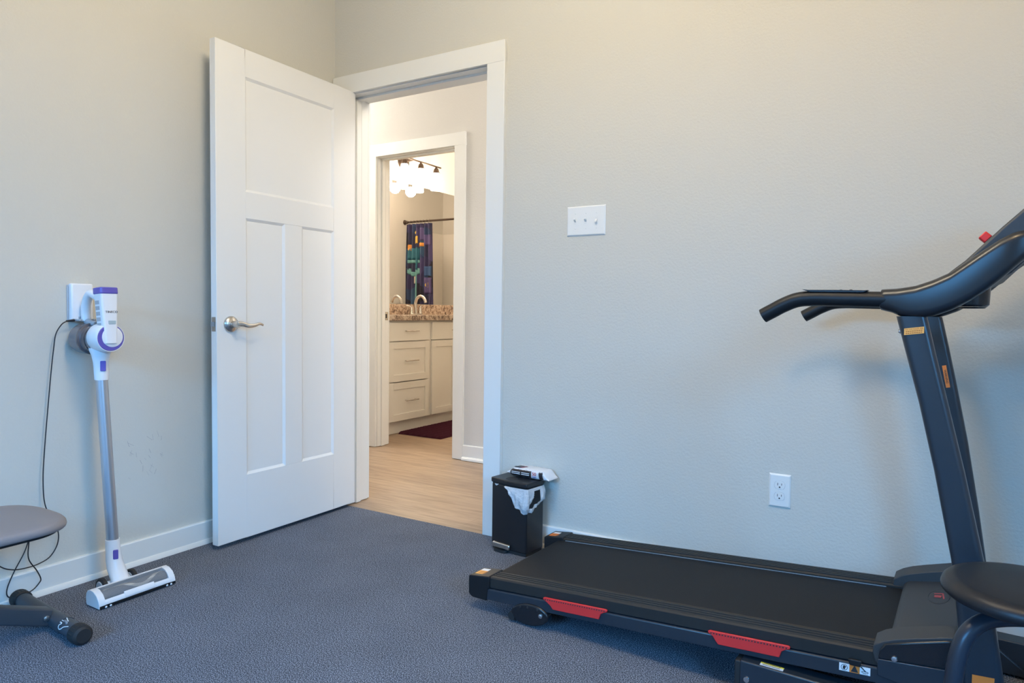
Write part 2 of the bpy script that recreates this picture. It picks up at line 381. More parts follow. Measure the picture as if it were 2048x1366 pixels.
lv = MB(); pth = smooth_path([(.047, hu-.004, hz+.002), (.049, hu+.02, hz+.001), (.050, hu+.05, hz-.006), (.049, hu+.08, hz-.004), (.047, hu+.105, hz+.002), (.044, hu+.125, hz-.004)], 6)
nn = len(pth)
lv.tube(pth, [.0120-.0072*(i/(nn-1)) for i in range(nn)], 14, flat=0.62)
build('lever', lv, M['nickel'], rose, smooth=50)
h2 = MB(); h2.lathe([(0, 0), (.0335, 0), (.0335, .004), (.030, .010), (.020, .014), (.0125, .017), (.012, .05), (0, .051)], (-T, hu, hz), (-1, 0, 0), 24, cap=False)
h2.tube([(-T-.046, hu, hz), (-T-.048, hu+.05, hz-.004), (-T-.046, hu+.12, hz)], [.012, .009, .007], 12, flat=.6)
build('door_handle', h2, M['nickel'], door, smooth=45)
build('latch_plate', MB().box(-.029, -.006, -DW-.0012, -DW+.001, hz-.029, hz+.029), M['nickel_dark'], door)
lb = MB(); lb.prism([(-.024, -DW), (-.011, -DW), (-.011, -DW-.004), (-.024, -DW-.010)], hz-.009, hz+.009, XY); build('latch_bolt', lb, M['nickel_dark'], door)
for zz in (.25, 1.03, 1.82):
    hg = MB(); hg.lathe([(.0, 0), (.006, 0), (.006, .09), (0, .09)], (-T-.004, .004, zz), (0, 0, 1), 12, cap=False); build('hinge', hg, M['nickel'], door)
build('door_stop_pad', MB().box(-T-.0005, -T, -.70, -.69, .1, .101), M['door'], door) if False else None

# ------------------------------------------------------------------ switch plate and socket on the back wall
def wall_plate(mb, x0, x1, z0, z1, t_=.006, b_=.005):
    r0 = [(x0, 0, z0), (x1, 0, z0), (x1, 0, z1), (x0, 0, z1)]
    r1 = [(x0, -.002, z0), (x1, -.002, z0), (x1, -.002, z1), (x0, -.002, z1)]
    r2 = [(x0+b_, -t_, z0+b_), (x1-b_, -t_, z0+b_), (x1-b_, -t_, z1-b_), (x0+b_, -t_, z1-b_)]
    mb.loft([r0, r1, r2])
sx0, sx1, sz0, sz1 = 1.3085, 1.4775, 1.2935, 1.4125
sw = thing('light_switch', 'white triple toggle light switch plate on the wall right of the doorway', 'light switch', ((sx0+sx1)/2, 0, sz0))
O = ((sx0+sx1)/2, 0, sz0)
p = MB(); wall_plate(p, sx0, sx1, sz0, sz1); build('plate', p, M['plate'], sw, off=O, bevel=.001, smooth=25)
zc = (sz0+sz1)/2
for i, up in enumerate((1, 1, -1)):
    xc = (sx0+sx1)/2 + (i-1)*.046
    fm = MB(); fm.box(xc-.0058, xc+.0058, -.0066, -.0055, zc-.0125, zc+.0125); build('toggle_frame', fm, M['plate_shade'], sw, off=O)
    tg = MB(); tg.prism([(-.006, zc-.005*up), (-.006, zc+.006*up), (-.016, zc+.011*up), (-.0165, zc+.005*up)], xc-.0042, xc+.0042, YZ)
    build('toggle', tg, M['plate'], sw, off=O, bevel=.0008)
    for s in (1, -1):
        sr = MB(); sr.lathe([(0, 0), (.003, 0), (.0025, .0012), (0, .0014)], (xc, -.006, zc+s*.030), (0, -1, 0), 12, cap=False); build('screw', sr, M['plate_shade'], sw, off=O)
ox0, ox1, oz0, oz1 = 2.1155, 2.1875, .3145, .4315
ou = thing('wall_socket', 'white double power socket low on the wall behind the treadmill', 'power outlet', ((ox0+ox1)/2, 0, oz0))
O = ((ox0+ox1)/2, 0, oz0); xc = (ox0+ox1)/2; zc = (oz0+oz1)/2
p = MB(); wall_plate(p, ox0, ox1, oz0, oz1); build('plate', p, M['plate'], ou, off=O, bevel=.001, smooth=25)
for s in (1, -1):
    zz = zc+s*.0195
    rim = MB(); pts = []
    for k in range(40):
        a = 2*PI*k/40; pts.append((xc+.0172*math.cos(a), zz+max(-.0133, min(.0133, .0172*math.sin(a)))))
    pts2 = [(xc+(x-xc)*1.05, zz+(z-zz)*1.05) for x, z in pts]
    rim.prism(pts2, -.0055, -.0062, XZ); build('receptacle_rim', rim, M['vac_grey'], ou, off=O)
    rc = MB(); rc.prism(pts, -.0055, -.0072, XZ); rco = build('receptacle', rc, M['plate'], ou, off=O)
    sl = MB(); sl.box(xc-.0072, xc-.0056, -.0076, -.0070, zz-.001, zz+.008); sl.box(xc+.0056, xc+.0072, -.0076, -.0070, zz, zz+.007)
    sl.lathe([(0, 0), (.0026, 0), (.0026, .0006), (0, .0006)], (xc, -.0070, zz-.0065), (0, -1, 0), 12, cap=False)
    build('slots', sl, M['slot'], rco, off=O)
sr = MB(); sr.lathe([(0, 0), (.003, 0), (.0025, .0012), (0, .0014)], (xc, -.006, zc), (0, -1, 0), 12, cap=False); build('screw', sr, M['plate_shade'], ou, off=O)

# ------------------------------------------------------------------ treadmill (local frame: X along the deck towards the console, Y towards the wall)
TO = (1.30, -0.66, 0.0)
tm = thing('treadmill', 'black folding treadmill with red side strips along the wall', 'treadmill', TO, math.radians(-3.0))
W = 0.55
def zt(X): return 0.114+0.0735*X
def sh(pts, X0, X1, nx=1):            # profile (Y, dz below/above the deck line) swept along X with the deck's slope
    def fn(a, b_, c_): return (c_, a, zt(c_)+b_)
    return fn
def ribbed(y0, y1):
    pts = [(y0, -.034), (y0, -.004), (y0+.004, 0)]
    n_ = 4
    for k in range(n_):
        a = y0+.008+(y1-y0-.016)*k/n_; s_ = (y1-y0-.016)/n_
        pts += [(a, .0005), (a+s_*.6, .0005), (a+s_*.62, -.0025), (a+s_*.98, -.0025)]
    pts += [(y1-.004, 0), (y1, -.004), (y1, -.012), (y1-.02, -.014), (y1-.02, -.034)]
    return pts
def near_far(pts, far): return [(W-a, b_) for a, b_ in pts] if far else pts
for far in (0, 1):
    r_ = MB(); r_.prism(near_far(ribbed(0, .071), far), .078, 1.30, sh(0, 0, 0)); build('side_rail', r_, M['rail'], tm, smooth=25)
    lt = MB(); lt.prism(near_far([(-.004, -.075), (-.004, -.0405), (-.001, -.0375), (.030, -.0375), (.030, -.075)], far), .055, 1.33, sh(0, 0, 0)); build('frame_tube', lt, M['steel'], tm, bevel=.002)
    cp = MB(); cp.prism([(-.004, .052), (-.004, .108), (.000, .1125), (.078, zt(.078)+.003), (.080, zt(.078)), (.0805, .088), (.074, .078), (.070, .041), (.012, .040), (.002, .044)], -.006 if not far else W-.075, .075 if not far else W+.006, lambda a, b_, c_: (a, c_, b_))
    ec = build('rear_cap', cp, M['black'], tm, bevel=.004, seg=3)
    st = MB(); y0, y1 = (.012, .062) if not far else (W-.062, W-.012)
    ys = y0+(y1-y0)*.62
    f_ = lambda a, b_, c_: (a, b_, .1125+a*.0905+c_)
    q = MB(); q.prism([(.010, y0), (.066, y0), (.066, ys), (.010, ys)], .0008, .0016, f_); so_ = build('warning_sticker', q, M['amber' if not far else 'orange'], ec)
    q = MB(); q.prism([(.010, ys), (.066, ys), (.066, y1), (.010, y1)], .0008, .0016, f_); build('sticker_header', q, M['label'], so_)
    q = MB()
    for k in range(4): q.prism([(.016, y0+.004+k*.0065), (.058-.006*(k % 2), y0+.004+k*.0065), (.058-.006*(k % 2), y0+.0062+k*.0065), (.016, y0+.0062+k*.0065)], .0014, .0019, f_)
    build('sticker_lines', q, M['brown_ink'], so_)
# belt over deck board and rear roller
Y0, Y1 = .068, W-.068
prof = []
rr = .024; cx_, cz_ = .070, zt(.07)-.010-rr
for k in range(13):
    a = PI/2+PI*k/12; prof.append((cx_+rr*math.cos(a), cz_+rr*math.sin(a)))
prof += [(1.26, zt(1.26)-.010-2*rr), (1.26, zt(1.26)-.010)]
bl = MB(); bl.prism(prof, Y0, Y1, XZ); build('running_belt', bl, M['belt'], tm, smooth=30)
sv = MB(); sv.prism([(W-.0735, -.0135), (W-.0690, -.0135), (W-.0690, -.008), (W-.0735, -.008)], .090, 1.17, sh(0, 0, 0)); build('edge_strip', sv, M['silver'], tm)
# red rubber inserts on the near side
for (a0, a1, b0, b1) in ((.288, .503, .322, .478), (.800, 1.005, .827, .981)):
    ri = MB(); q = [(a0, -.0335), (a0-.001, -.0285), (a0+.004, -.0265), (a1-.004, -.0265), (a1+.001, -.0285), (a1, -.0345), (a1-.010, -.038), (b1+.005, -.044), (b1, -.060), (b0, -.060), (b0-.008, -.050), (a0+.012, -.040)]
    ri.prism(q, -.0095, -.003, lambda a, b_, c_: (a, c_, zt(a)+b_)); ro = build('red_insert', ri, M['red'], tm, bevel=.0015)
    hl = MB(); nh = 26
    for k in range(nh):
        xx = a0+.008+(a1-a0-.016)*k/(nh-1); hl.lathe([(0, 0), (.0020, 0), (.0020, .0006), (0, .0006)], (xx, -.0093, zt(xx)-.0325), (0, -1, 0), 8, cap=False)
    build('insert_holes', hl, M['ink'], ro)
# incline foot disc
for far in (0, 1):
    yy = -.012 if not far else W+.012; sg = 1 if not far else -1
    fd = MB(); pts = [(.238+.068*math.cos(t), .040+.034*math.sin(t)+.10*(.068*math.cos(t))*.9) for t in [2*PI*k/40 for k in range(40)]]
    fd.prism(pts, yy, yy+sg*.030, XZ); do = build('incline_foot', fd, M['black_gloss'], tm, bevel=.005, seg=3)
    bo = MB(); bo.lathe([(0, 0), (.007, 0), (.0065, .003), (.003, .0045), (0, .0045)], (.281, yy, .048), (0, -sg, 0), 16, cap=False); build('bolt', bo, M['bolt'], do)
    for (xx, zz) in ((.205, .058), (.232, .063), (.268, .064)):
        nb = MB(); nb.lathe([(0, 0), (.0045, 0), (.0035, .0015), (0, .0015)], (xx, yy, zz), (0, -sg, 0), 10, cap=False); build('notch', nb, M['rubber'], do)
    ro = MB(); ro.lathe([(0, 0), (.0125, 0), (.014, .003), (.014, .022), (.0125, .025), (0, .025)], (.172, yy+sg*.0, .0200), (0, sg, 0), 20, cap=False); build('foot_roller', ro, M['rubber'], do)
# sticker trio on the near frame tube
fnear = lambda a, b_, c_: (a, -.004-c_, zt(a)+b_)
x0 = 1.117; wS = .0222
for k, mm_ in enumerate(('label', 'orange', 'label')):
    q = MB(); q.prism([(x0+k*wS, -.061), (x0+(k+1)*wS, -.061), (x0+(k+1)*wS, -.0425), (x0+k*wS, -.0425)], .0003, .001, fnear); so_ = build('hazard_sticker', q, M[mm_], tm)
    g = MB(); cx_ = x0+(k+.5)*wS
    if k == 0:
        ring = [(cx_+.0074*math.cos(2*PI*i/24), -.052+.0074*math.sin(2*PI*i/24)) for i in range(24)]; ri_ = [(cx_+.0062*math.cos(2*PI*i/24), -.052+.0062*math.sin(2*PI*i/24)) for i in range(24)]
        g.loft([[fnear(a, b_, .0014) for a, b_ in ring], [fnear(a, b_, .0014) for a, b_ in ri_]], cap=False)
        g.prism([(cx_-.003, -.056), (cx_+.002, -.057), (cx_+.002, -.053), (cx_+.0045, -.050), (cx_+.001, -.0475), (cx_-.002, -.0478), (cx_-.003, -.051)], .0009, .0014, fnear)
    elif k == 1:
        g.prism([(cx_-.008, -.059), (cx_+.008, -.059), (cx_+.001, -.0445), (cx_-.001, -.0445)], .0009, .0014, fnear)
    else:
        e1 = [(cx_+.0075*math.cos(2*PI*i/24), -.0545+.0026*math.sin(2*PI*i/24)) for i in range(24)]; e2 = [(cx_+.0060*math.cos(2*PI*i/24), -.0545+.0014*math.sin(2*PI*i/24)) for i in range(24)]
        g.loft([[fnear(a, b_, .0014) for a, b_ in e1], [fnear(a, b_, .0014) for a, b_ in e2]], cap=False)
        g.prism([(cx_-.011, -.043), (cx_-.007, -.043), (cx_+.003, -.053), (cx_+.001, -.054)], .0009, .0014, fnear)
        for i in range(3): g.box(cx_-.004+i*.004, cx_-.003+i*.004, -.0054, -.005, zt(cx_)-.060, zt(cx_)-.058)
    build('hazard_symbol', g, M['ink'], so_)
q = MB(); q.prism([(1.140, -.0405), (1.163, -.0415), (1.166, -.026), (1.136, -.026)], .002, .010, fnear); build('cable_clip', q, M['black'], tm, bevel=.002)
# ---- motor hood
hd = MB(); hd.prism([(1.214, .150), (1.214, .205), (1.219, .215), (1.232, .221), (1.335, .242), (1.352, .243), (1.356, .236), (1.356, .09), (1.30, .09)], .064, W-.064, XZ)
build('motor_hood', hd, M['hood'], tm, bevel=.006, seg=3)
for far in (0, 1):
    wg = MB(); ya, yb = (-.006, .070) if not far else (W-.070, W+.006)
    top = [(1.187, .200), (1.188, .217), (1.207, .231), (1.230, .242), (1.263, .2535), (1.33, .274), (1.347, .277), (1.350, .27), (1.350, .10), (1.32, .10), (1.20, .172), (1.192, .180)]
    wg.prism(top, ya, yb, XZ); wo = build('hood_wing', wg, M['hood'], tm, bevel=.0025, seg=2)
    sc_ = MB(); s0 = (-.0115, -.005) if not far else (W+.005, W+.0115)
    sc_.prism([(1.199, .190), (1.202, .212), (1.212, .228), (1.263, .246), (1.33, .268), (1.346, .2715), (1.346, .205), (1.33, .204)], *s0, XZ); build('side_cover', sc_, M['black_gloss'], tm, bevel=.003)
    lp = MB(); lp.prism([(1.198, .150), (1.198, .189), (1.346, .204), (1.346, .128), (1.33, .130)], *s0, XZ); build('lower_plate', lp, M['steel'], tm, bevel=.002)
    bo = MB(); bo.lathe([(0, 0), (.007, 0), (.006, .0035), (0, .005)], (1.232, s0[0] if not far else s0[1], .199), (0, -1 if not far else 1, 0), 16, cap=False); build('bolt', bo, M['bolt'], tm)
# round emblem on the hood
hn = Vector((-.19, 0, .98)).normalized(); ec_ = Vector((1.305, .352, .2355))
em = MB(); em.lathe([(0, -.004), (.0245, -.004), (.0245, .0012), (.0225, .0022), (0, .0018)], ec_, hn, 32, cap=False); em.v = [(p[0], ec_.y+(p[1]-ec_.y)*2.1, p[2]) for p in em.v]; eo = build('hood_emblem', em, M['hood'], tm)
er = MB(); er.lathe([(.0262, .0003), (.0252, .0016), (.0244, .0003)], ec_, hn, 32, cap=False); er.v = [(p[0], ec_.y+(p[1]-ec_.y)*2.1, p[2]) for p in er.v]; build('emblem_ring', er, M['ink'], eo)
eg = MB(); fm_ = frame(ec_+hn*.0025, (0, -1.2, 0), (.98, 0, .19))
def em_pt(a, b_, c_): return fm_ @ Vector((a*2.0, b_*1.15, c_))
eg.prism([(-.004, -.009), (.004, -.009), (.005, .004), (-.003, .006)], 0, .0006, em_pt)
eg.prism([(-.012, -.010), (-.009, -.010), (-.009, .010), (-.012, .008)], 0, .0006, em_pt); eg.prism([(-.012, .009), (.009, .012), (.011, .009), (-.009, .0065)], 0, .0006, em_pt)
build('emblem_mark', eg, M['dark_red'], eo)
# ---- uprights
zs = [.985, .90, .79, .64, .444, .32, .18, .02]; Ls = [1.209, 1.231, 1.260, 1.294, 1.333, 1.348, 1.361, 1.371]; Rs = [1.269, 1.289, 1.316, 1.352, 1.395, 1.418, 1.440, 1.456]
for far in (0, 1):
    ya, yb = (0.0, .052) if not far else (W-.052, W)
    rings = []
    for z_, L_, R_ in zip(zs, Ls, [1.282, 1.301, 1.324, 1.354, 1.387, 1.406, 1.425, 1.440] if far else Rs):
        rings.append([(x, y, z_) for x, y in rrect(R_-L_, yb-ya, .014, 5, (L_+R_)/2, (ya+yb)/2)])
    up = MB().loft(rings); uo = build('upright', up, M['steel'], tm, smooth=40)
    if not far:
        # amber notice near the top of the near upright
        fq = lambda a, b_, c_: (1.2462+a*.995-b_*.0, -.0006-c_, .9525+b_+a*.14)
        q = MB(); q.prism([(-.0195, -.0075), (.0195, -.0075), (.0195, .0075), (-.0195, .0075)], 0, .0008, fq); no = build('notice_sticker', q, M['amber'], uo)
        text_mesh('notice_text', 'Do not touch the', .0052, M['brown_ink'], no, frame((1.2462, -.0016, .9570), (.99, 0, .139), (-.139, 0, .99)), .0002, sx=.95)
        q = MB()
        for k in range(2):
            for i in range(8):
                xx = -.0165+i*.0042; q.prism([(xx, -.0012-.0042*k), (xx+.0032, -.0012-.0042*k), (xx+.0032, .0008-.0042*k), (xx, .0008-.0042*k)], .0008, .0011, fq)
        build('notice_lines', q, M['brown_ink'], no)
        bo = MB(); bo.lathe([(0, 0), (.006, 0), (.006, .003), (.004, .006), (0, .006)], (1.2195, .022, .951), (-1, 0, 0), 14, cap=False); build('bolt', bo, M['bolt'], uo)
        # warning plate close to the foot of the upright
        q = MB(); q.prism([(1.380, .120), (1.420, .123), (1.420, .207), (1.380, .204)], -.0012, 0, XZ); build('warning_sticker', q, M['orange'], uo)
    else:
        yf = W-.052
        q = MB(); Lx = lambda z_: 1.2462+(.985-z_)*.255
        q.prism([(1.2865, .847), (1.2965, .849), (1.3085, .787), (1.2985, .785)], yf-.0012, yf, XZ); no = build('warning_sticker', q, M['orange'], uo, bevel=.0008)
        text_mesh('warning_text', 'WARNING', .0080, M['ink'], no, frame((1.2975, yf-.0016, .817), (.19, 0, -.98), (.98, 0, .19)), .0002)
    # floor gusset at the foot
    gy = (.008, .044) if not far else (W-.044, W-.008)
    gs = MB(); gs.prism([(1.36, .160), (1.425, .086), (1.525, .008), (1.36, .008)], *gy, XZ); build('foot_gusset', gs, M['steel'], tm, bevel=.003)
# ---- base frame on the floor
for far in (0, 1):
    ya, yb = (-.022, .034) if not far else (W-.034, W+.022)
    bs = MB(); bs.box(.888, 1.62, ya, yb, .012, .097); bo_ = build('base_rail', bs, M['steel'], tm, bevel=.004, seg=3)
    cp = MB(); cp.box(.874, .890, ya+.002, yb-.002, .006, .094); build('base_cap', cp, M['rubber'], bo_, bevel=.004, seg=3)
    cp = MB(); cp.box(.90, .95, ya+.004, yb-.004, 0.0, .014); build('base_foot', cp, M['rubber'], bo_)
    cp = MB(); cp.box(1.56, 1.61, ya+.004, yb-.004, 0.0, .014); build('base_foot', cp, M['rubber'], bo_)
    if not far:
        q = MB(); q.prism([(.936, -.016), (.992, -.016), (.992, .000), (.936, .000)], .0965, .0978, XY); la = build('label_plate', q, M['label'], bo_)
        q = MB(); q.prism([(.936, -.006), (.992, -.006), (.992, .000), (.936, .000)], .0977, .0983, XY); build('label_band', q, M['yellow'], la)
        q = MB(); q.prism([(.944, -.004), (.984, -.004), (.984, -.002), (.944, -.002)], .0982, .0985, XY)
        for k in range(3): q.prism([(.942, -.0085-.0025*k), (.984, -.0085-.0025*k), (.984, -.0077-.0025*k), (.942, -.0077-.0025*k)], .0977, .0980, XY)
        build('label_lines', q, M['ink'], la)
        b2 = MB(); b2.lathe([(0, 0), (.008, 0), (.007, .004), (0, .005)], (.906, -.022, .052), (0, -1, 0), 16, cap=False); build('bolt', b2, M['bolt'], bo_)
        lg = MB()
        pa = [(1.000+.010*math.cos(t), .057+.010*math.sin(t)) for t in [math.radians(a) for a in range(20, 200, 15)]]
        pb = [(1.000+.007*math.cos(t), .057+.007*math.sin(t)) for t in [math.radians(a) for a in range(185, 5, -15)]]
        lg.prism(pa+pb, -.0228, -.0218, XZ); lg.box(1.012, 1.016, -.0228, -.0218, .045, .058); lg.box(1.022, 1.026, -.0228, -.0218, .045, .058)
        build('red_emblem', lg, M['dark_red'], bo_)
ct = MB(); ct.box(1.57, 1.62, .034, W-.034, .014, .095); build('cross_tube', ct, M['steel'], tm, bevel=.003)
# ---- arms, console, handles
arm = [(1.170, 1.001), (1.1690, 1.020), (1.1705, 1.041), (1.176, 1.047), (1.210, 1.0485), (1.245, 1.054), (1.278, 1.066), (1.310, 1.082), (1.338, 1.104), (1.363, 1.124), (1.397, 1.150), (1.422, 1.164), (1.440, 1.168), (1.458, 1.166), (1.470, 1.156), (1.474, 1.142), (1.466, 1.128), (1.440, 1.106), (1.400, 1.064), (1.375, 1.041), (1.349, 1.020), (1.318, 1.001), (1.285, .987), (1.255, .981), (1.230, .982), (1.217, .985), (1.200, .993)]
for far in (0, 1):
    ya, yb = (-.008, .050) if not far else (W-.050, W+.008)
    am = MB()
    def bulge(x): return .014*0 + (.50*(x-1.405)**2 if x < 1.405 else 5.0*(x-1.405)**2)
    n_s = 1 if not far else -1
    rows = []; NX = 40
    for i in range(NX+1):            # slices along X, each a rounded vertical section
        x = 1.1692+(1.4735-1.1692)*i/NX
        tops = []; 
        for (p, q) in zip(arm, arm[1:]+arm[:1]):
            if (p[0]-x)*(q[0]-x) <= 0 and abs(p[0]-q[0]) > 1e-9: tops.append(p[1]+(q[1]-p[1])*(x-p[0])/(q[0]-p[0]))
        zl, zh = min(tops), max(tops)
        if zh-zl < .006: zl, zh = (zl+zh)/2-.003, (zl+zh)/2+.003
        yo = (-.020+bulge(x)) if not far else (W+.020-bulge(x)); yi = .050 if not far else W-.050
        rr_ = min(.019, (zh-zl)/2.2)
        rows.append([(x, y, z) for y, z in rrect(abs(yi-yo), zh-zl, rr_, 5, (yo+yi)/2, (zl+zh)/2)])
    am.loft(rows); ao = build('arm_cover', am, M['swoosh'], tm, smooth=50)
    yc = .022 if not far else W-.022
    hp = smooth_path([(1.215, yc, 1.0225), (1.15, yc, 1.0240), (1.08, yc, 1.0255), (1.03, yc, 1.0262), (.992, yc, 1.0225), (.960, yc, 1.0095), (.935, yc, .9955), (.911, yc, .982)], 5)
    hb = MB(); hb.tube(hp, .0185, 20); build('handlebar', hb, M['black'], ao, smooth=40)
    pp = MB(); pp.prism([(1.004, 1.0485), (1.012, 1.0455), (1.024, 1.0415), (1.140, 1.0395), (1.148, 1.0430), (1.150, 1.0455), (1.142, 1.0450), (1.08, 1.0465), (1.02, 1.0470)], yc-.014, yc+.014, XZ)
    po = build('pulse_plate', pp, M['black_gloss'], ao, bevel=.001)
    for xx in (1.09, 1.112):
        b3 = MB(); b3.lathe([(0, 0), (.004, 0), (.003, .0015), (0, .002)], (xx, yc, 1.0455), (0, 0, 1), 10, cap=False); build('button', b3, M['rubber'], po)
cs = MB(); cs.prism([(1.296, 1.066), (1.302, 1.078), (1.337, 1.109), (1.400, 1.178), (1.440, 1.219), (1.540, 1.325), (1.585, 1.300), (1.56, 1.24), (1.42, 1.08), (1.36, 1.045)], .020, W-.020, XZ)
co = build('console', cs, M['console'], tm, bevel=.006, seg=3)
nrm = Vector((-.735, 0, .678)); kp = Vector((1.3925, .205, 1.1570))
kk = MB(); fk = frame(kp+nrm*.006, (.678, 0, .735), (0, 1, 0))
def kpt(a, b_, c_): return fk @ Vector((a, b_, c_))
kk.prism(rrect(.021, .030, .004), .012, .030, kpt); ko = build('safety_key', kk, M['red'], co, bevel=.002)
kk = MB(); kk.prism(rrect(.018, .026, .003), -.004, .012, kpt); build('key_base', kk, M['vac_grey'], ko)
sn = MB(); sn.prism(rrect(.16, .34, .01), -.006, -.002, lambda a, b_, c_: Vector((1.475, W/2, 1.257))+Vector((.678, 0, .735))*a+Vector((0, 1, 0))*b_+nrm*(c_+.006)); build('display', sn, M['black_gloss'], co)
for yy in (.085, W-.085):
    ch = MB(); ch.lathe([(0, 0), (.036, 0), (.040, .004), (.0405, .012), (.0420, .055), (.038, .055), (.036, .01), (0, .008)], (1.345, yy, 1.0085), (0, 0, 1), 32, cap=False)
    build('cup_holder', ch, M['black_gloss'], tm, smooth=40)

# ------------------------------------------------------------------ stool in front of the treadmill
SO = (2.754, -.900, 0)
stl = thing('stool', 'round black padded stool on bent tube legs in front of treadmill', 'stool', SO)
st = MB(); st.lathe([(0, .441), (.130, .441), (.140, .4435), (.1455, .449), (.1465, .455), (.144, .464), (.136, .4715), (.118, .4755), (.06, .4780), (0, .4785)], (0, 0, 0), (0, 0, 1), 64, cap=False)
seat = build('seat', st, M['vinyl_black'], stl, smooth=60)
pl = MB(); pl.lathe([(0, .418), (.055, .418), (.055, .4375), (0, .4375)], (0, 0, 0), (0, 0, 1), 32, cap=False); build('seat_plate', pl, M['black'], stl)
for k in range(3):
    a = math.atan2(-.516, -.857)+math.radians((0, 105, -165)[k]); c_, s_ = math.cos(a), math.sin(a)
    rp = [(.005, .411), (.050, .411), (.086, .405), (.114, .386), (.130, .354), (.140, .30), (.146, .22), (.152, .10), (.156, .003)]
    pth = smooth_path([(c_*r_, s_*r_, z_) for r_, z_ in rp], 5)
    lg = MB(); lg.tube(pth, .0150, 20, flat=1.1); lo = build('leg', lg, M['stool_steel'], stl, smooth=50)
    ft = MB(); ft.lathe([(0, 0), (.019, 0), (.020, .004), (.018, .030), (.0155, .031)], (c_*.156, s_*.156, 0), (0, 0, 1), 20, cap=False); build('rubber_foot', ft, M['rubber'], lo)

# ------------------------------------------------------------------ pedal bin with its bag, wipes on top
CO = (1.0435, -.1335, 0.0); ca = math.radians(-9.0)
can = thing('pedal_bin', 'slim black pedal bin with a white liner beside the door casing', 'trash can', CO, ca)
cw_, cdp = .186, .112
def can_outline(gr=0, bow=.008):
    pts = []
    n_ = 12
    for k in range(n_+1):
        t = k/n_; pts.append((-gr+(cw_+2*gr)*t, -gr-bow*math.sin(PI*t)))
    return pts+[(cw_+gr, cdp+gr), (-gr, cdp+gr)]
bd = MB(); bd.prism(can_outline(0), .012, .276, XY); build('body', bd, M['can'], can, bevel=.006, seg=3)
b2 = MB(); b2.prism(can_outline(-.004), .0, .013, XY); build('base_ring', b2, M['rubber'], can)
ld = MB(); ld.prism(can_outline(.003), .2785, .299, XY); lid = build('lid', ld, M['can'], can, bevel=.005, seg=3)
dm = MB(); dm.lathe([(0, 0), (.022, 0), (.0235, .0006), (.025, 0)], (.085, .028, .2992), (0, 0, 1), 28, cap=False); build('lid_dimple', dm, M['rubber'], lid)
gp = MB(); gp.prism(can_outline(-.002), .275, .2795, XY); build('lid_gasket', gp, M['rubber'], can)
pd = MB(); pd.prism([(.028, .026), (.112, .026), (.116, .030), (.116, .044), (.112, .048), (.028, .048), (.024, .044), (.024, .030)], -.019, -.009, lambda a, b_, c_: (a, c_-.004, b_*.9-.006+(c_+.02)*.3)); build('pedal', pd, M['nickel'], can, bevel=.003)
pf = MB(); pf.prism(rrect(.07, .04, .018, 5, .062, -.006), 0, .012, XY); build('pedal_guard', pf, M['rubber'], can)
# liner folded out over the front and right side
def bag_pt(s, d, out):
    x = .088+s
    if x <= cw_: return Vector((x, -.010*math.sin(PI*x/cw_)-.003-out, .2775-d))
    return Vector((cw_+.003+out, (x-cw_)-.003-out*.3, .2775-d))
Lb = (cw_-.088)+.108
def low(s):
    k = cw_-.088
    return .100*math.sin(min(1, s/k)*PI/2)**1.1 if s <= k else .100-.046*((s-k)/.108)**1.3
def bagf(u, v):
    s = u*Lb; d = low(s)*v
    wob = .0035*math.sin(u*41+v*3)+.003*math.sin(u*17-v*9)+.002*math.sin(u*70)
    return bag_pt(s, d+.003*math.sin(u*33)*v, .004+.012*math.sin(PI*min(1, v*.9))*(.4+.6*u)+wob*v)
def hole(u, v):
    s = u*Lb; k = cw_-.088
    if s < k-.003: return False
    q = (s-k)/.100
    return v > .14+.50*(max(0, .42-q)/.42)**.8*1.3 and v < .80-.02*q and q < .78
bg = MB(); bg.grid(bagf, 60, 26, hole); build('liner_bag', bg, M['bag'], can, smooth=180, solid=.0006)
b2 = MB(); b2.grid(lambda u, v: (.026+.022*u, -.0115-.003*math.sin(PI*u), .2785-.0075*math.sin(PI*u)*v), 10, 3); build('liner_tuft', b2, M['bag'], can, solid=.0006)
# wipes
WO = (1.083, -.085, .2995)
wp = thing('wipes_pack', 'crumpled white and black pack of wipes on the bin lid', 'wipes pack', WO, math.radians(-3))
rings = []; Lw = .205; nseg = 28
def wip(u):
    e = min(u, 1-u); k = min(1, e/.17); k = k*k*(3-2*k)
    h = .004+.034*k; wd = .070+.012*k
    lift = .012*(1-k)*(1 if u < .5 else .25)
    return h, wd, lift
def ring_at(u, grow=0):
    h, wd, lift = wip(u); out = []
    for k in range(24):
        a = 2*PI*k/24; ca_, sa_ = math.cos(a), math.sin(a)
        y = .042+(wd/2+grow)*abs(ca_)**.45*(1 if ca_ > 0 else -1)
        z = lift+h/2+.0008+(h/2+grow)*abs(sa_)**.55*(1 if sa_ > 0 else -1)
        wob = .0018*math.sin(u*40+k*1.3)*(1 if sa_ > 0 else .2)
        out.append((u*Lw, y+wob, max(.0006, z+wob)))
    return out
wm = MB().loft([ring_at(i/nseg) for i in range(nseg+1)]); pk = build('pack', wm, M['wipe_white'], wp, smooth=60)
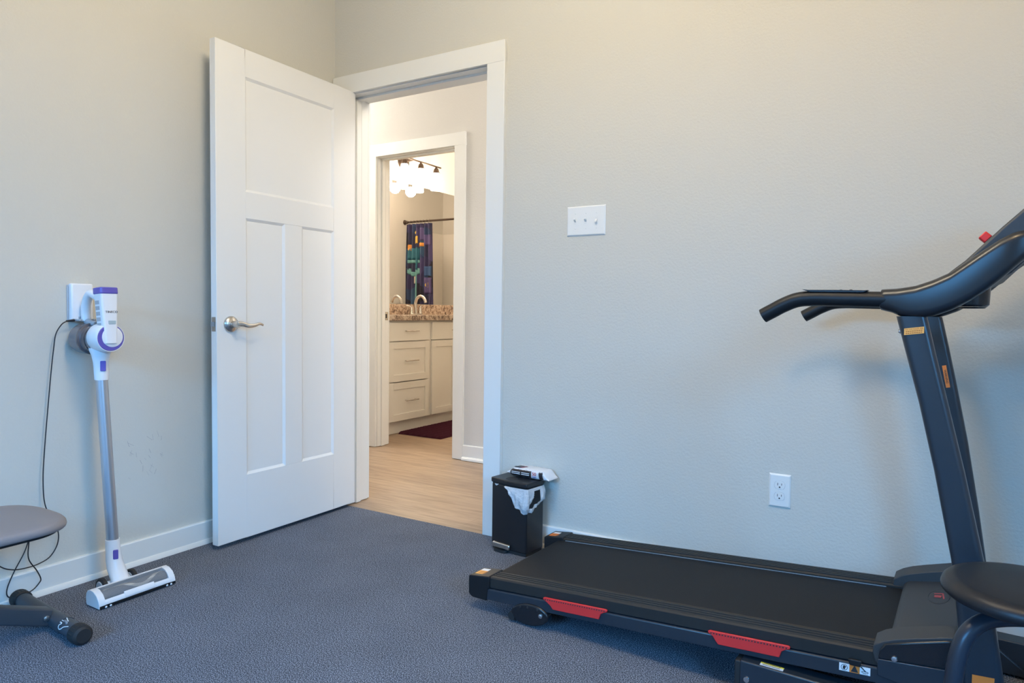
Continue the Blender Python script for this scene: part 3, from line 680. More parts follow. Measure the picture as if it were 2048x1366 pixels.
# printed front: black band with lines, a white end with a red 50
def front_pt(u, v, out=.0012):
    h, wd, lift = wip(u)
    a = math.radians(-152+68*0)  # unused angle kept simple
    z = lift+.006+(h-.009)*v; t = (z-lift-h/2)/(h/2)
    y = .042-(wd/2)*max(0, 1-abs(t)**3.4)**.30-out-.001
    return Vector((u*Lw, y, z))
lb_ = MB(); lb_.grid(lambda u, v: front_pt(.10+.50*u, v), 20, 8); build('black_band', lb_, M['wipe_black'], pk, solid=.0006)
for (a0, a1) in ((.13, .34), (.37, .56)):
    for vv in (.28, .52):
        ln = MB(); ln.grid(lambda u, v: front_pt(a0+(a1-a0)*u, vv+.11*v, .0021), 10, 1); build('print_line', ln, M['label'], pk, solid=.0003)
text_mesh('count_print', '50', .020, M['pack_red'], pk, frame(front_pt(.675, .62, .0022), (1, 0, 0), (0, 0, 1)), .0003)
ln = MB(); ln.grid(lambda u, v: front_pt(.63+.09*u, .18+.09*v, .0018), 6, 1); build('print_line', ln, M['vac_purple'], pk, solid=.0003)
def top_pt(u, v, out=.0014):
    h, wd, lift = wip(u); return Vector((u*Lw, .042+(wd*.38)*(2*v-1), lift+h+out+.0005))
ln = MB(); ln.grid(lambda u, v: top_pt(.14+.16*u+.07*v, .02+.55*v), 8, 4); build('black_corner', ln, M['wipe_black'], pk, solid=.0004)
ln = MB(); ln.grid(lambda u, v: top_pt(.29+.03*u+.07*v, .02+.55*v), 3, 4); build('red_edge', ln, M['pack_red'], pk, solid=.0004)
ln = MB(); ln.grid(lambda u, v: front_pt(.80+.09*u-.03*v, v, .0016), 6, 6); build('black_band', ln, M['wipe_black'], pk, solid=.0005)

# ------------------------------------------------------------------ stick vacuum, its charging dock and cord
DO = (0, -1.228, .931)
dk = thing('charging_dock', 'white wall dock holding the stick vacuum upright', 'charger', DO)
d_ = MB(); d_.box(.0, .006, -1.268, -1.188, .936, 1.061); build('back_plate', d_, M['vac_grey'], dk, off=DO, bevel=.002)
d_ = MB(); d_.box(.005, .027, -1.265, -1.191, .933, 1.066); build('housing', d_, M['vac_white'], dk, off=DO, bevel=.006, seg=3)
d_ = MB(); d_.box(.026, .031, -1.243, -1.213, .936, .950); build('contact', d_, M['vac_grey'], dk, off=DO)
for y_ in (-1.256, -1.208):
    d_ = MB(); d_.box(.026, .060, y_, y_+.008, .935, .942); build('cradle_prong', d_, M['vac_grey'], dk, off=DO, bevel=.002)
VO = (.262, -1.205, 0)
vac = thing('stick_vacuum', 'white and purple cordless stick vacuum hanging on the left wall', 'vacuum cleaner', VO)
ay = -1.228; az = .880
# dust cup along x
cu_ = MB(); cu_.lathe([(0, 0), (.047, 0), (.0525, .006), (.0540, .020), (.0540, .062), (.049, .066), (.047, .100), (.047, .115)], (.028, ay, az-.006), (1, 0, 0), 48, cap=False)
cup = build('dust_cup', cu_, M['vac_cup'], vac, off=VO, smooth=35)
cb = MB(); cb.lathe([(.0545, .058), (.0552, .060), (.0552, .068), (.049, .070)], (.028, ay, az-.006), (1, 0, 0), 48, cap=False); build('cup_rim', cb, M['vac_cup2'], cup, off=VO)
cb = MB(); cb.lathe([(.0490, .078), (.0490, .100)], (.028, ay, az-.006), (1, 0, 0), 48, cap=False); build('cup_band', cb, M['vac_cup2'], cup, off=VO)
mh = MB(); mh.lathe([(0, 0), (.0475, 0), (.0495, .004), (.0490, .050), (.0478, .060), (.0462, .0640), (.0445, .0640), (.0438, .0610), (0, .0610)], (.140, ay, az), (1, 0, 0), 48, cap=False)
mot = build('motor_housing', mh, M['vac_white'], vac, off=VO, smooth=35)
rg = MB(); rg.lathe([(0, .0648), (.0420, .0648), (.0438, .0632), (.0440, .0600)], (.140, ay, az), (1, 0, 0), 48, cap=False); build('purple_ring', rg, M['vac_purple'], mot, off=VO)
rg = MB(); rg.lathe([(0, .0672), (.0315, .0672), (.0345, .0660), (.0350, .0630)], (.140, ay+.0045, az+.0035), (1, 0, 0), 48, cap=False); build('end_cap', rg, M['vac_white'], mot, off=VO, smooth=35)
# battery body rising from the cap, leaning back towards the dock
bf = frame((.192, ay-.001, .864), (0.03, 1, 0), (-.065, -.045, 1))
def bp(a, b_, c_): return bf @ Vector((a, b_, c_))
def batt(hw, hw2, h0, h1, d0, d1, r_=.008, n_=4):
    rings = []
    for i in range(n_+1):
        t = i/n_; ww = hw+(hw2-hw)*t; hh = h0+(h1-h0)*t
        rings.append([bp(x, hh, z) for x, z in rrect(2*ww, d1-d0, r_, 4, 0, (d0+d1)/2)])
    return rings
ba = MB().loft(batt(.0205, .0292, -.004, .165, -.030, .020)); bat = build('battery_body', ba, M['vac_white'], vac, off=VO, smooth=40, bevel=.0015)
pc = MB().loft(batt(.0302, .0296, .165, .187, -.034, .0212)); pco = build('purple_top', pc, M['vac_purple'], bat, off=VO, smooth=40, bevel=.003)
pc = MB(); pc.prism(rrect(.048, .036, .004, 3, 0, -.006), .1868, .1880, lambda a, b_, c_: bp(a, c_, b_)); build('top_screen', pc, M['lcd'], pco, off=VO)
pl_ = MB(); pl_.prism(rrect(.024, .0115, .0015, 3, .004, .068), .0202, .0209, lambda a, b_, c_: bp(a, b_, c_)); build('display', pl_, M['lcd'], bat, off=VO)
vt = text_mesh('brand_lettering', 'TINECO', .0104, M['vac_grey'], bat, Matrix.Translation(-Vector(VO)) @ frame(bp(.0035, .103, .0204), bp(1, 0, 0)-bp(0, 0, 0), bp(0, 1, 0)-bp(0, 0, 0)), .0006, sx=1.05)
vt.data.materials[0] = M['vac_cup2']
for k in range(6):
    sv_ = MB(); sv_.prism([(-.0218-.00098*k, .035+k*.019), (-.0225-.00098*k, .048+k*.019), (-.0236-.00098*k, .048+k*.019), (-.0229-.00098*k, .035+k*.019)], -.022, .004, lambda a, b_, c_: bp(a+.0002, b_, c_)); build('vent_slot', sv_, M['vac_grey'], bat, off=VO) if k < 6 else None
# handle from the top of the body back to the dock
hp = smooth_path([bp(0, .162, -.026), bp(0, .158, -.055), (.090, ay-.004, 1.030), (.058, ay-.002, 1.004), (.047, ay, .966), (.050, ay, .934)], 6)
hd_ = MB(); hd_.tube(hp, .0135, 16, flat=1.15); build('grip', hd_, M['vac_white'], vac, off=VO, smooth=50)
tr_ = MB(); tr_.tube([(.052, ay, .935), (.075, ay, .928), (.115, ay, .924)], .011, 14); build('grip_base', tr_, M['vac_grey'], vac, off=VO, smooth=50)
# neck below the motor, tube, lower neck
def oval(c, a, b_, n_=24): return [(c[0]+b_*math.cos(2*PI*k/n_), c[1]+a*math.sin(2*PI*k/n_), c[2]) for k in range(n_)]
nk = MB(); nk.loft([oval((.135, -1.228, .865), .040, .040), oval((.136, -1.228, .842), .036, .035), oval((.1375, -1.2275, .818), .028, .028), oval((.1385, -1.2275, .796), .024, .024), oval((.140, -1.227, .765), .0232, .0232), oval((.141, -1.2268, .734), .0222, .0222)])
nek = build('neck', nk, M['vac_white'], vac, off=VO, smooth=50)
tdir = (Vector((.174, -1.215, .173))-Vector((.1408, -1.2275, .736))).normalized()
def btn(c, w_, h2_, parent):
    fr_ = frame(c, (.52, .85, 0), -tdir)
    q = MB(); q.prism(rrect(w_, h2_, .003, 3), -.004, .0035, lambda a, b_, c_: fr_ @ Vector((a, b_, c_))); build('release_button', q, M['vac_purple'], parent, off=VO, bevel=.001)
btn(Vector((.141, -1.227, .783))+Vector((.52*.006+.85*.0215, .85*.006-.52*.0215, 0)), .017, .035, nek)
tu = MB(); tu.tube([(.1408, -1.2275, .738), (.174, -1.215, .170)], .0192, 32); build('extension_tube', tu, M['vac_tube'], vac, off=VO, smooth=50)
ln_ = MB(); ln_.loft([oval((.1735, -1.2153, .180), .0225, .0225), oval((.175, -1.2148, .150), .0230, .0230), oval((.179, -1.2140, .110), .0255, .0255), oval((.190, -1.213, .082), .029, .027), oval((.206, -1.212, .056), .030, .026), oval((.222, -1.211, .036), .032, .020)])
low_ = build('lower_neck', ln_, M['vac_white'], vac, off=VO, smooth=50)
btn(Vector((.1765, -1.2143, .132))+Vector((.52*.008+.85*.0232, .85*.008-.52*.0232, 0)), .016, .032, low_)
# floor head, along y
HY0, HY1 = -1.331, -1.067
fh = MB()
endp = [(.303, .003), (.304, .014), (.300, .028), (.288, .044), (.268, .055), (.248, .057), (.234, .052), (.226, .042), (.223, .028), (.224, .012), (.228, .003)]
fh.prism(endp, HY0, HY0+.022, XZ); fh.prism(endp, HY1-.022, HY1, XZ)
fh.prism([(.250, .0580), (.234, .052), (.226, .042), (.223, .028), (.224, .012), (.228, .003), (.240, .003), (.240, .040), (.2555, .0555)], HY0+.02, HY1-.02, XZ)
fh.prism([(.304, .012), (.3035, .020), (.298, .028), (.294, .026), (.299, .012)], HY0+.02, HY1-.02, XZ)
fh.prism([(.305, .016), (.303, .026), (.2955, .0335), (.293, .031), (.299, .016)], HY0+.085, HY1-.075, XZ)
fho = build('floor_head', fh, M['vac_white'], vac, off=VO, bevel=.0015, smooth=45)
sl = MB(); sl.prism([(.306, .004), (.307, .012), (.300, .0125), (.222, .0035), (.222, .001), (.30, .001)], HY0+.002, HY1-.002, XZ); build('lower_lip', sl, M['black'], fho, off=VO)
wn = MB(); arc = [(.2965, .030), (.288, .0430), (.274, .0525), (.253, .0572)]
wn.prism(arc+[(a-.001, b_-.0012) for a, b_ in arc[::-1]], HY0+.021, HY1-.021, XZ); build('clear_window', wn, M['vac_win'], fho, off=VO, smooth=60)
bc = (.270, .0285); br_ = MB(); br_.lathe([(0, 0), (.0195, 0), (.0195, HY1-HY0-.048), (0, HY1-HY0-.048)], (bc[0], HY0+.024, bc[1]), (0, 1, 0), 32, cap=False); bro = build('brush_roll', br_, M['brush'], fho, off=VO)
sp_ = MB(); mid = (HY0+HY1)/2
for s in (0, 1):
    rows = []
    for i in range(49):
        t = i/48; y = HY0+.03+(HY1-HY0-.06)*t; a0 = math.radians(68+50*math.sin(2*PI*t*1.1+.6)) + s*PI
        rows.append([(bc[0]+(.0205)*math.cos(a0+dd), y, bc[1]+.0205*math.sin(a0+dd)) for dd in (-.30, -.1, .1, .30)])
    sp_.loft(rows, cap=False, closed=False)
build('bristle_strip', sp_, M['bristle'], bro, off=VO, solid=.0012)
for (yy) in (-1.262, -1.160):
    wl = MB(); wl.lathe([(0, 0), (.027, 0), (.0305, .003), (.0305, .013), (.027, .016), (0, .016)], (.192, yy-.008, .0305), (0, 1, 0), 28, cap=False); wo = build('wheel', wl, M['rubber'], vac, off=VO)
    hb_ = MB(); hb_.lathe([(0, 0), (.021, 0), (.019, .002), (0, .003)], (.192, yy-.008, .0305), (0, -1, 0), 20, cap=False); build('wheel_hub', hb_, M['vac_grey'], wo, off=VO)
ax = MB(); ax.tube([(.194, -1.255, .0300), (.194, -1.165, .0300)], .0140, 16); build('axle', ax, M['vac_white'], vac, off=VO)
for yy in (-1.310, -1.295, -1.100, -1.085):
    lp_ = MB(); lp_.sphere((.3055, yy, .0065), .004, 10); build('guide_roller', lp_, M['vac_white'], fho, off=VO)
# charging cord
c1 = [(.030, -1.262, .936), (.030, -1.282, .934), (.030, -1.300, .922), (.030, -1.318, .890), (.030, -1.325, .845), (.028, -1.333, .769), (.028, -1.346, .634), (.028, -1.358, .499), (.028, -1.364, .398), (.030, -1.360, .312), (.032, -1.335, .245), (.034, -1.322, .205), (.034, -1.327, .164), (.034, -1.351, .130), (.034, -1.386, .117), (.034, -1.421, .115), (.034, -1.460, .121), (.034, -1.495, .142), (.032, -1.53, .19), (.030, -1.55, .26), (.030, -1.56, .34)]
c2 = [(.030, -1.398, .300), (.030, -1.405, .235), (.034, -1.424, .175), (.036, -1.456, .118), (.036, -1.476, .074), (.036, -1.480, .046), (.036, -1.469, .032), (.036, -1.440, .030), (.036, -1.407, .034), (.036, -1.385, .052), (.036, -1.380, .066), (.034, -1.391, .097), (.034, -1.414, .143), (.032, -1.412, .195), (.030, -1.402, .262), (.030, -1.398, .300)]
cm = MB(); cm.tube(smooth_path(c1, 8), .0019, 8); cm.tube(smooth_path(c2, 8), .0019, 8)
cm.tube([(.030, -1.398, .312), (.030, -1.399, .262)], .0042, 8)
cord = tag(build('power_cord', cm, M['cord'], smooth=60, origin=(.03, -1.364, .4)), 'thin black charging cord hanging in loops down the left wall', 'cord')
pg = MB(); pg.tube([(.030, -1.258, .9375), (.030, -1.284, .9345)], [.0045, .0032], 12); build('plug', pg, M['cord'], cord, off=(.03, -1.364, .4))
# scuff marks on the left wall
random.seed(3)
sk = MB()
for k in range(26):
    y = -1.06+random.random()*.14; z = .33+random.random()*.15; a = random.uniform(-.5, 1.1)+PI/2; ll = random.uniform(.006, .028); wd = random.uniform(.0006, .0014)
    dy, dz = math.cos(a)*ll, math.sin(a)*ll; py, pz = -math.sin(a)*wd, math.cos(a)*wd
    sk.add([(.0004, y, z), (.0004, y+dy, z+dz), (.0004, y+dy+py, z+dz+pz), (.0004, y+py, z+pz)], [(0, 1, 2, 3)])
so2 = build('wall_scuffs', sk, M['scuff'], bpy.data.objects['wall_left'])

# ------------------------------------------------------------------ weight bench at the left edge
BO = (.27, -1.470, 0)
bn = thing('weight_bench', 'grey padded exercise bench with dark steel foot at left edge', 'bench', BO)
tb_ = MB(); tb_.tube([(.055, -1.452, .0285), (.490, -1.478, .0285)], .0235, 32); build('foot_tube', tb_, M['bench_steel'], bn, off=BO, smooth=50)
fdir = Vector((.435, -.026, 0)).normalized()
for (o_, s) in (((.490, -1.478, .0285), 1), ((.055, -1.452, .0285), -1)):
    ring = []
    ed = MB(); dd = fdir*s
    ed.lathe([(0, 0), (.020, .0005), (.0225, -.0015), (.0270, -.004), (.0285, -.009), (.0285, -.040), (.0255, -.044), (.0236, -.044)], Vector(o_)+dd*.012, dd, 40, cap=False)
    eo = build('end_cap', ed, M['rubber'], bn, off=BO, smooth=30)
    rb = MB()
    for k in range(20):
        a = 2*PI*k/20; u_ = Vector((0, 0, 1))*math.cos(a)+Vector((-fdir.y, fdir.x, 0))*math.sin(a)
        c0 = Vector(o_)+u_*.0284; tv = dd.cross(u_)*.0012
        if c0.z < .003: continue
        p0 = c0+dd*.001; p1 = c0-dd*.026
        rb.loft([[p0-tv, p0+tv, p0+u_*.0008], [p1-tv, p1+tv, p1+u_*.0008]])
    build('grip_ribs', rb, M['rubber'], eo, off=BO)
cl = MB(); cl.tube([Vector((.372, -1.471, .0285))-fdir*.018, Vector((.372, -1.471, .0285))+fdir*.018], .0250, 32); build('collar', cl, M['bench_steel'], bn, off=BO, smooth=50)
# bird like white mark near the end cap
def onTube(s, a, r_=.0240):       # s along the tube, a angle from the top towards the camera side
    c_ = Vector((.490, -1.478, .0285))-fdir*s; side = Vector((fdir.y, -fdir.x, 0))
    return c_+Vector((0, 0, 1))*r_*math.cos(a)+side*r_*math.sin(a)
lgm = MB()
def stroke(pts, wd):
    P = smooth_path([(.047+(a-.054)*1.7, .004+b_*1.45, 0) for a, b_ in pts], 5); wd *= 1.25
    rows = []
    for i, p_ in enumerate(P):
        t = (P[min(i+1, len(P)-1)]-P[max(0, i-1)]).normalized(); nn_ = Vector((-t.y, t.x, 0))
        ww = wd*(.45+.55*math.sin(PI*(.12+.76*i/(len(P)-1))))
        pa_, pb_ = p_+nn_*ww, p_-nn_*ww
        rows.append([onTube(pa_.x, pa_.y/.024), onTube(pb_.x, pb_.y/.024)])
    lgm.loft(rows, cap=False, closed=False)
# (s, arc length from the top towards the viewer)
stroke([(.098, .020), (.103, .010), (.098, .000), (.086, -.004), (.076, -.001), (.068, .001)], .0014)
stroke([(.096, .014), (.088, .010), (.078, .010), (.083, .016), (.080, .022), (.073, .020), (.066, .014), (.054, .009)], .0014)
stroke([(.094, .006), (.086, .005), (.078, .005)], .0010)
lmo = build('bird_mark', lgm, M['label'], bn, off=BO, solid=.0003)
lg2 = MB(); _l = lgm; lgm = lg2
stroke([(.080, .003), (.070, .004), (.064, .007)], .0028); build('bird_mark_blue', lg2, M['silver'], lmo, off=BO, solid=.0003)
sn_ = MB()
sd = Vector((0, -.93, .38)).normalized(); sc0 = Vector((.298, -1.485, .040))
upv = Vector((0, .38, .93)).normalized()
def spt(a, b_, c_): return sc0+Vector((1, 0, 0))*a+upv*b_+sd*c_
sn_.prism(rrect(.050, .050, .006, 3), 0, .55, spt); build('spine', sn_, M['bench_steel'], bn, off=BO, smooth=40)
for s in (1, -1):
    bt = MB(); bt.lathe([(0, 0), (.009, 0), (.009, .006), (.005, .008), (0, .008)], spt(s*.025, 0, .012), (s, 0, 0), 6, cap=False); build('bolt', bt, M['nickel_dark'], bn, off=BO)
ps = MB(); ps.box(.28, .33, -1.86, -1.81, .18, .345); build('pad_post', ps, M['bench_steel'], bn, off=BO, bevel=.003)
# pad with a rounded end
pcx, pw = .313, .178
out = []
for k in range(33):
    a = PI*k/32; sx_ = abs(math.cos(a))**.70*(1 if math.cos(a) > 0 else -1)
    out.append((pcx+pw*sx_, -1.603+.135*max(0, math.sin(a))**.75))
out += [(pcx-pw, -2.10), (pcx+pw, -2.10)]
def inset(pts, d):
    cx0, cy0 = pcx, -1.75; r2_ = []
    for x, y in pts:
        vx, vy = x-cx0, y-cy0; L_ = math.hypot(vx, vy); r2_.append((x-vx/L_*d, y-vy/L_*d))
    return r2_
pad = MB(); pad.loft([[(x, y, z) for x, y in inset(out, d)] for d, z in ((.016, .3455), (.004, .346), (.001, .349), (-.001, .3545), (.001, .362), (.006, .3675), (.016, .371), (.06, .373))])
build('pad', pad, M['vinyl_grey'], bn, off=BO, smooth=60)
bdp = MB(); bdp.prism(inset(out, .022), .336, .347, XY); build('pad_board', bdp, M['black'], bn, off=BO)

# ------------------------------------------------------------------ bathroom: vanity, counter, faucet, mirror, light, rug, curtain, tub
vn = thing('bathroom_vanity', 'white shaker vanity cabinet with drawers seen through the two doorways', 'cabinet', (-1.28, 2.5, 0))
VB = (-1.28, 2.5, 0)
y0v, y1v = 1.36, 4.05
cc = MB(); cc.box(-1.548, -1.018, y0v, y1v, .098, .905); build('carcass', cc, M['cabinet'], vn, off=VB)
tk = MB(); tk.box(-1.548, -1.045, y0v, y1v, 0.0, .098); build('toe_kick', tk, M['cabinet'], vn, off=VB)
def shaker(mb, y0, y1, z0, z1, rail=.055, flat=False):
    if flat: mb.box(-1.018, -1.0, y0, y1, z0, z1); return
    mb.box(-1.018, -1.007, y0, y1, z0, z1)
    mb.box(-1.009, -1.0, y0, y0+rail, z0, z1); mb.box(-1.009, -1.0, y1-rail, y1, z0, z1); mb.box(-1.009, -1.0, y0+rail, y1-rail, z0, z0+rail); mb.box(-1.009, -1.0, y0+rail, y1-rail, z1-rail, z1)
def pull(parent, yc, zc, ln_=.16, vert=False):
    q = MB(); h = ln_/2
    e = (lambda t: (0, 0, t)) if vert else (lambda t: (0, t, 0))
    P = lambda t, x: (x, yc+e(t)[1], zc+e(t)[2])
    q.tube([P(-h, -.972), P(h, -.972)], .0050, 10); q.tube([P(-h*.75, -.999), P(-h*.75, -.972)], .004, 8); q.tube([P(h*.75, -.999), P(h*.75, -.972)], .004, 8)
    build('pull_handle', q, M['nickel'], parent, off=VB, smooth=50)
for (za, zb_, fl) in ((.745, .892, True), (.421, .737, False), (.105, .413, False)):
    for (ya, yb) in ((1.556, 2.062), (3.28, 3.786)):
        q = MB(); shaker(q, ya, yb, za, zb_, .055, fl); do = build('drawer_front', q, M['cabinet'], vn, off=VB, bevel=.0012, seg=1); pull(do, (ya+yb)/2, (za+zb_)/2+.005)
q = MB(); shaker(q, 2.100, 2.785, .745, .892, flat=True); do = build('false_front', q, M['cabinet'], vn, off=VB, bevel=.0012, seg=1); pull(do, 2.443, .822)
for (ya, yb, yp) in ((2.100, 2.440, 2.398), (2.446, 2.785, 2.488)):
    q = MB(); shaker(q, ya, yb, .105, .737); do = build('cabinet_door', q, M['cabinet'], vn, off=VB, bevel=.0012, seg=1); pull(do, yp, .625, .115, True)
ctp = MB(); ctp.box(-1.549, -.972, y0v-.01, y1v+.01, .908, .951); cto = tag(build('countertop', ctp, M['granite'], bevel=.003, origin=(-1.28, 2.5, .908)), 'speckled brown granite counter on the white vanity', 'countertop')
bsx = MB(); bsx.box(-1.549, -1.529, y0v-.01, y1v+.01, .951, 1.047); build('backsplash', bsx, M['granite'], cto, off=(-1.28, 2.5, .908), bevel=.002)
FO = (-1.455, 2.44, .951)
fa = thing('faucet', 'brushed nickel bathroom faucet with arched spout on the granite counter', 'faucet', FO)
q = MB(); q.prism(rrect(.050, .165, .024, 6), 0, .012, XY); build('base_plate', q, M['nickel'], fa, bevel=.003)
q = MB(); q.tube(smooth_path([(0, 0, .01), (-.004, 0, .06), (-.004, 0, .11), (.012, 0, .150), (.045, 0, .170), (.080, 0, .163), (.104, 0, .135), (.112, 0, .112)], 6), .0135, 18); build('spout', q, M['nickel'], fa, smooth=50)
for s in (1, -1):
    q = MB(); q.lathe([(0, 0), (.020, 0), (.016, .02), (.013, .05), (.010, .062), (0, .064)], (0, s*.062, .010), (0, 0, 1), 20, cap=False); ho = build('tap', q, M['nickel'], fa, smooth=50)
    q = MB(); q.tube([(0, s*.062, .062), (-.012, s*.085, .078), (-.02, s*.118, .082)], [.008, .007, .005], 10); build('tap_lever', q, M['nickel'], ho, smooth=50)
mi = tag(build('mirror', MB().box(-1.549, -1.5445, 1.5, 3.9, 1.049, 2.155), M['mirror'], smooth=0, origin=(-1.547, 2.5, 1.049)), 'frameless wall mirror above the bathroom counter', 'mirror')
# vanity light with four glass shades
lyc = [2.02, 2.245, 2.475, 2.705]; lx = -1.435
LO = (-1.55, 2.36, 2.34)
vl = thing('vanity_light', 'bronze bar light with four glowing glass shades above the mirror', 'wall light', LO)
q = MB(); q.tube([(lx, 1.94, 2.352), (lx, 2.775, 2.352)], .0075, 12); build('bar', q, M['bronze'], vl, off=LO)
q = MB(); q.lathe([(0, 0), (.075, 0), (.075, .010), (.06, .018), (0, .020)], (-1.549, 2.36, 2.345), (1, 0, 0), 32, cap=False); q.tube([(-1.53, 2.36, 2.345), (lx, 2.36, 2.352)], .012, 12); build('back_plate', q, M['bronze'], vl, off=LO)
for yy in lyc:
    q = MB(); q.lathe([(0, .012), (.008, .010), (.010, -.006), (.020, -.014), (.026, -.030), (.028, -.046), (.034, -.050), (.034, -.055), (0, -.055)], (lx, yy, 2.345), (0, 0, 1), 24, cap=False); so_ = build('socket', q, M['bronze'], vl, off=LO)
    q = MB(); q.lathe([(.029, -.055), (.036, -.075), (.046, -.115), (.052, -.160), (.055, -.205), (.053, -.215), (0, -.215)], (lx, yy, 2.345), (0, 0, 1), 28, cap=False); build('glass_shade', q, M['shade'], so_, off=LO, smooth=50)
for yy in lyc:
    lamp('vanity_bulb_light', 'POINT', (lx+.09, yy, 2.14), 8, (1.0, 0.79, 0.56), .05)
# rug
rgm = MB(); random.seed(11)
def rugf(u, v):
    x = -1.022+.425*u; y = 1.69+.80*v; e = min(u, 1-u, v*1.9, (1-v)*1.9); h = .022*min(1, e/.05)**.5
    return (x, y, -.003+max(0.001, h*(.72+.28*math.sin(u*2*PI*6.5))+.004*random.random()*(1 if e > 0 else 0)))
rgm.grid(rugf, 72, 120)
tag(build('bath_rug', rgm, M['rug'], smooth=180, origin=(-.81, 2.1, -.003)), 'plum shaggy bath rug on the bathroom floor in front of the vanity', 'rug')
# tub alcove at the far end
tbm = MB(); tbm.box(-1.549, -.002, 4.27, 4.33, -.003, .50); tbm.box(-1.549, -.002, 4.33, 4.99, -.003, .14); tbm.box(-1.549, -.002, 4.94, 5.00, .14, .50); tbm.box(-1.549, -1.47, 4.33, 4.94, .14, .50); tbm.box(-.08, -.002, 4.33, 4.94, .14, .50)
tag(build('bathtub', tbm, M['tub'], bevel=.012, seg=3, origin=(-.8, 4.6, -.003)), 'white bathtub behind the bunched shower curtain', 'bathtub')
su = MB(); su.box(-1.549, -.002, 5.002, 5.019, .515, 2.03); su.box(-.022, -.002, 4.26, 5.0, .515, 2.03); su.box(-1.549, -1.53, 4.26, 5.0, .515, 2.03)
tag(build('tub_surround', su, M['tub'], bevel=.006, seg=2, origin=(-.8, 4.9, .5)), 'glossy white shower surround panels above the tub', 'shower surround')
rdm = MB(); rdm.tube([(-1.548, 4.22, 2.10), (-.001, 4.22, 2.10)], .0125, 16); RO = (-.78, 4.22, 2.10)
rod = tag(build('curtain_rod', rdm, M['bronze'], smooth=50, origin=RO), 'dark bronze curtain rod across the tub alcove', 'curtain rod')
for (x0, dx) in ((-.001, -1), (-1.549, 1)):
    q = MB(); q.lathe([(0, 0), (.032, 0), (.030, .010), (.022, .022), (.020, .040), (.0135, .044)], (x0, 4.22, 2.10), (dx, 0, 0), 24, cap=False); build('end_bracket', q, M['bronze'], rod, off=RO)
# curtain, painted shapes in its fabric
m = M['curtain'] = mat('shower_curtain', (0.03, 0.03, 0.09), 0.7)
n, l, b = nodes(m)
uvn = n.new('ShaderNodeTexCoord')
vo = n.new('ShaderNodeTexVoronoi'); vo.inputs['Scale'].default_value = 1.0
mp = n.new('ShaderNodeMapping'); mp.inputs['Scale'].default_value = (5.0, 9.0, 1.0); l.new(uvn.outputs['UV'], mp.inputs[0]); l.new(mp.outputs[0], vo.inputs['Vector'])
sepc = n.new('ShaderNodeSeparateColor'); l.new(vo.outputs['Color'], sepc.inputs[0])
r = n.new('ShaderNodeValToRGB'); r.color_ramp.interpolation = 'CONSTANT'
e = r.color_ramp.elements
cols = [(0.0, (.020, .022, .060)), (.28, (.030, .026, .085)), (.46, (.020, .040, .105)), (.60, (.050, .040, .125)), (.74, (.012, .012, .026)), (.88, (.030, .075, .15))]
while len(e) < len(cols): e.new(.5)
for i, (p_, c_) in enumerate(cols): e[i].position = p_; e[i].color = (*c_, 1)
l.new(sepc.outputs[0], r.inputs[0]); l.new(r.outputs[0], b.inputs['Base Color'])
crt = MB(); nu, nv = 96, 40
def curf(u, v):                      # u across (0 at the wall), v downwards
    x0 = -.040-.0*v + .065*v; x1 = -.424-.030*min(1, v*1.6)
    x = x0+(x1-x0)*u
    if x > -.026: x = -.026-(.0*(x))
    return (x, 4.215+.026*math.sin(u*2*PI*6.2)*(1-.25*v)-.02*math.sin(PI*min(1, v*1.2))*0, 2.072-1.85*v)
crt.grid(curf, nu, nv)
CO2 = (-.23, 4.215, 2.07)
cur = build('shower_curtain', crt, M['curtain'], smooth=180, origin=CO2)
uv = cur.data.uv_layers.new(name='uv')
for pl_ in cur.data.polygons:
    for li in pl_.loop_indices:
        co = cur.data.vertices[cur.data.loops[li].vertex_index].co
        uv.data[li].uv = ((co.x+.25)/.45, (co.z+1.85)/1.85)
tag(cur, 'dark blue and purple patterned shower curtain bunched at one end of the rod', 'curtain')
so = cur.modifiers.new('solid', 'SOLIDIFY'); so.thickness = .002
for k in range(8):
    q = MB(); xx = -.05-.35*k/7
    q.tube([(xx, 4.22+.022*math.cos(t), 2.092+.026*math.sin(t)) for t in [2*PI*i/20 for i in range(21)]], .0015, 6, cap=False); build('ring', q, M['nickel'], cur, off=CO2)
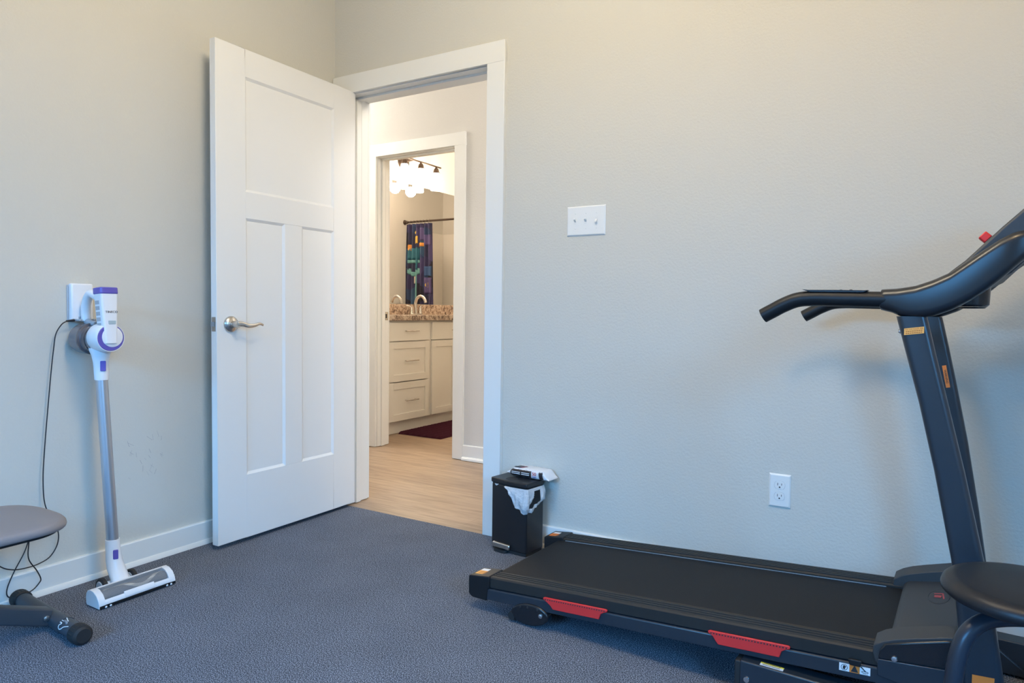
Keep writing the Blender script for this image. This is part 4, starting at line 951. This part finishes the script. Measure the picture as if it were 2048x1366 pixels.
# printed shapes on the curtain (front side faces -y); given in curtain coordinates u, height z
def patch(pts, mm_, lift=.004):
    q = MB(); vs_ = []
    for (u, z) in pts:
        v = (2.072-z)/1.85; p_ = curf(u, v); vs_.append((p_[0], 4.215-.031-lift, z))
    return vs_
def shape(name, f_, m_, nu_=10, nv_=10):
    q = MB(); q.grid(lambda a, b_: (lambda u, z: Vector(curf(u, (2.072-z)/1.85))+Vector((0, -.0035, 0)))(*f_(a, b_)), nu_, nv_); build(name, q, m_, cur, off=CO2, smooth=180, solid=.0008)
M['c_teal'] = mat('print_teal', (.12, .30, .30), .7); M['c_teal2'] = mat('print_deep_teal', (.02, .12, .17), .7); M['c_orange'] = mat('print_orange', (.62, .26, .05), .7)
M['c_yellow'] = mat('print_yellow', (.62, .42, .08), .7); M['c_cream'] = mat('print_cream', (.50, .42, .36), .7); M['c_lilac'] = mat('print_lilac', (.085, .065, .18), .7); M['c_blue'] = mat('print_blue', (.03, .075, .19), .7)
def rect(u0, u1, z0, z1): return lambda a, b_: (u0+(u1-u0)*a, z0+(z1-z0)*b_)
def disc(u, z, ru, rz): return lambda a, b_: (u+ru*b_*math.cos(2*PI*a), z+rz*b_*math.sin(2*PI*a))
def arcs(u, z, r0u, r1u, r0z, r1z, a0, a1): return lambda a, b_: (u+(r0u+(r1u-r0u)*b_)*math.cos(a0+(a1-a0)*a), z+(r0z+(r1z-r0z)*b_)*math.sin(a0+(a1-a0)*a))
shape('print_stem', rect(.36, .47, 1.09, 1.50), M['c_teal'], 6, 12); shape('print_stem', rect(.36, .48, 1.50, 1.78), M['c_teal2'], 6, 8)
shape('print_bar', rect(.33, .44, 1.33, 1.43), M['c_cream'], 6, 6)
shape('print_panel', rect(.12, .52, 1.63, 1.77), M['c_teal2'], 14, 4); shape('print_bar', rect(.10, .55, 1.585, 1.625), M['c_teal'], 14, 2)
shape('print_arch', arcs(.33, 1.52, .13, .26, .045, .10, -PI, 0), M['c_teal'], 20, 3)
shape('print_disc', disc(.17, 1.78, .10, .038), M['c_orange'], 20, 3); shape('print_disc', disc(.39, 1.965, .06, .028), M['c_yellow'], 16, 3)
shape('print_block', rect(.34, .48, 1.83, 1.92), M['c_yellow'], 6, 6); shape('print_bar', rect(.50, .72, 1.79, 1.835), M['c_orange'], 8, 2)
shape('print_disc', disc(.84, 1.31, .06, .030), M['c_yellow'], 16, 3)
shape('print_block', rect(.74, .98, 1.80, 1.93), M['c_lilac'], 10, 6); shape('print_block', rect(.70, .98, 1.42, 1.54), M['c_blue'], 10, 6); shape('print_block', rect(.68, .98, 1.20, 1.40), M['c_lilac'], 10, 6)
shape('print_block', rect(.56, .70, 1.86, 2.02), M['c_lilac'], 6, 6)
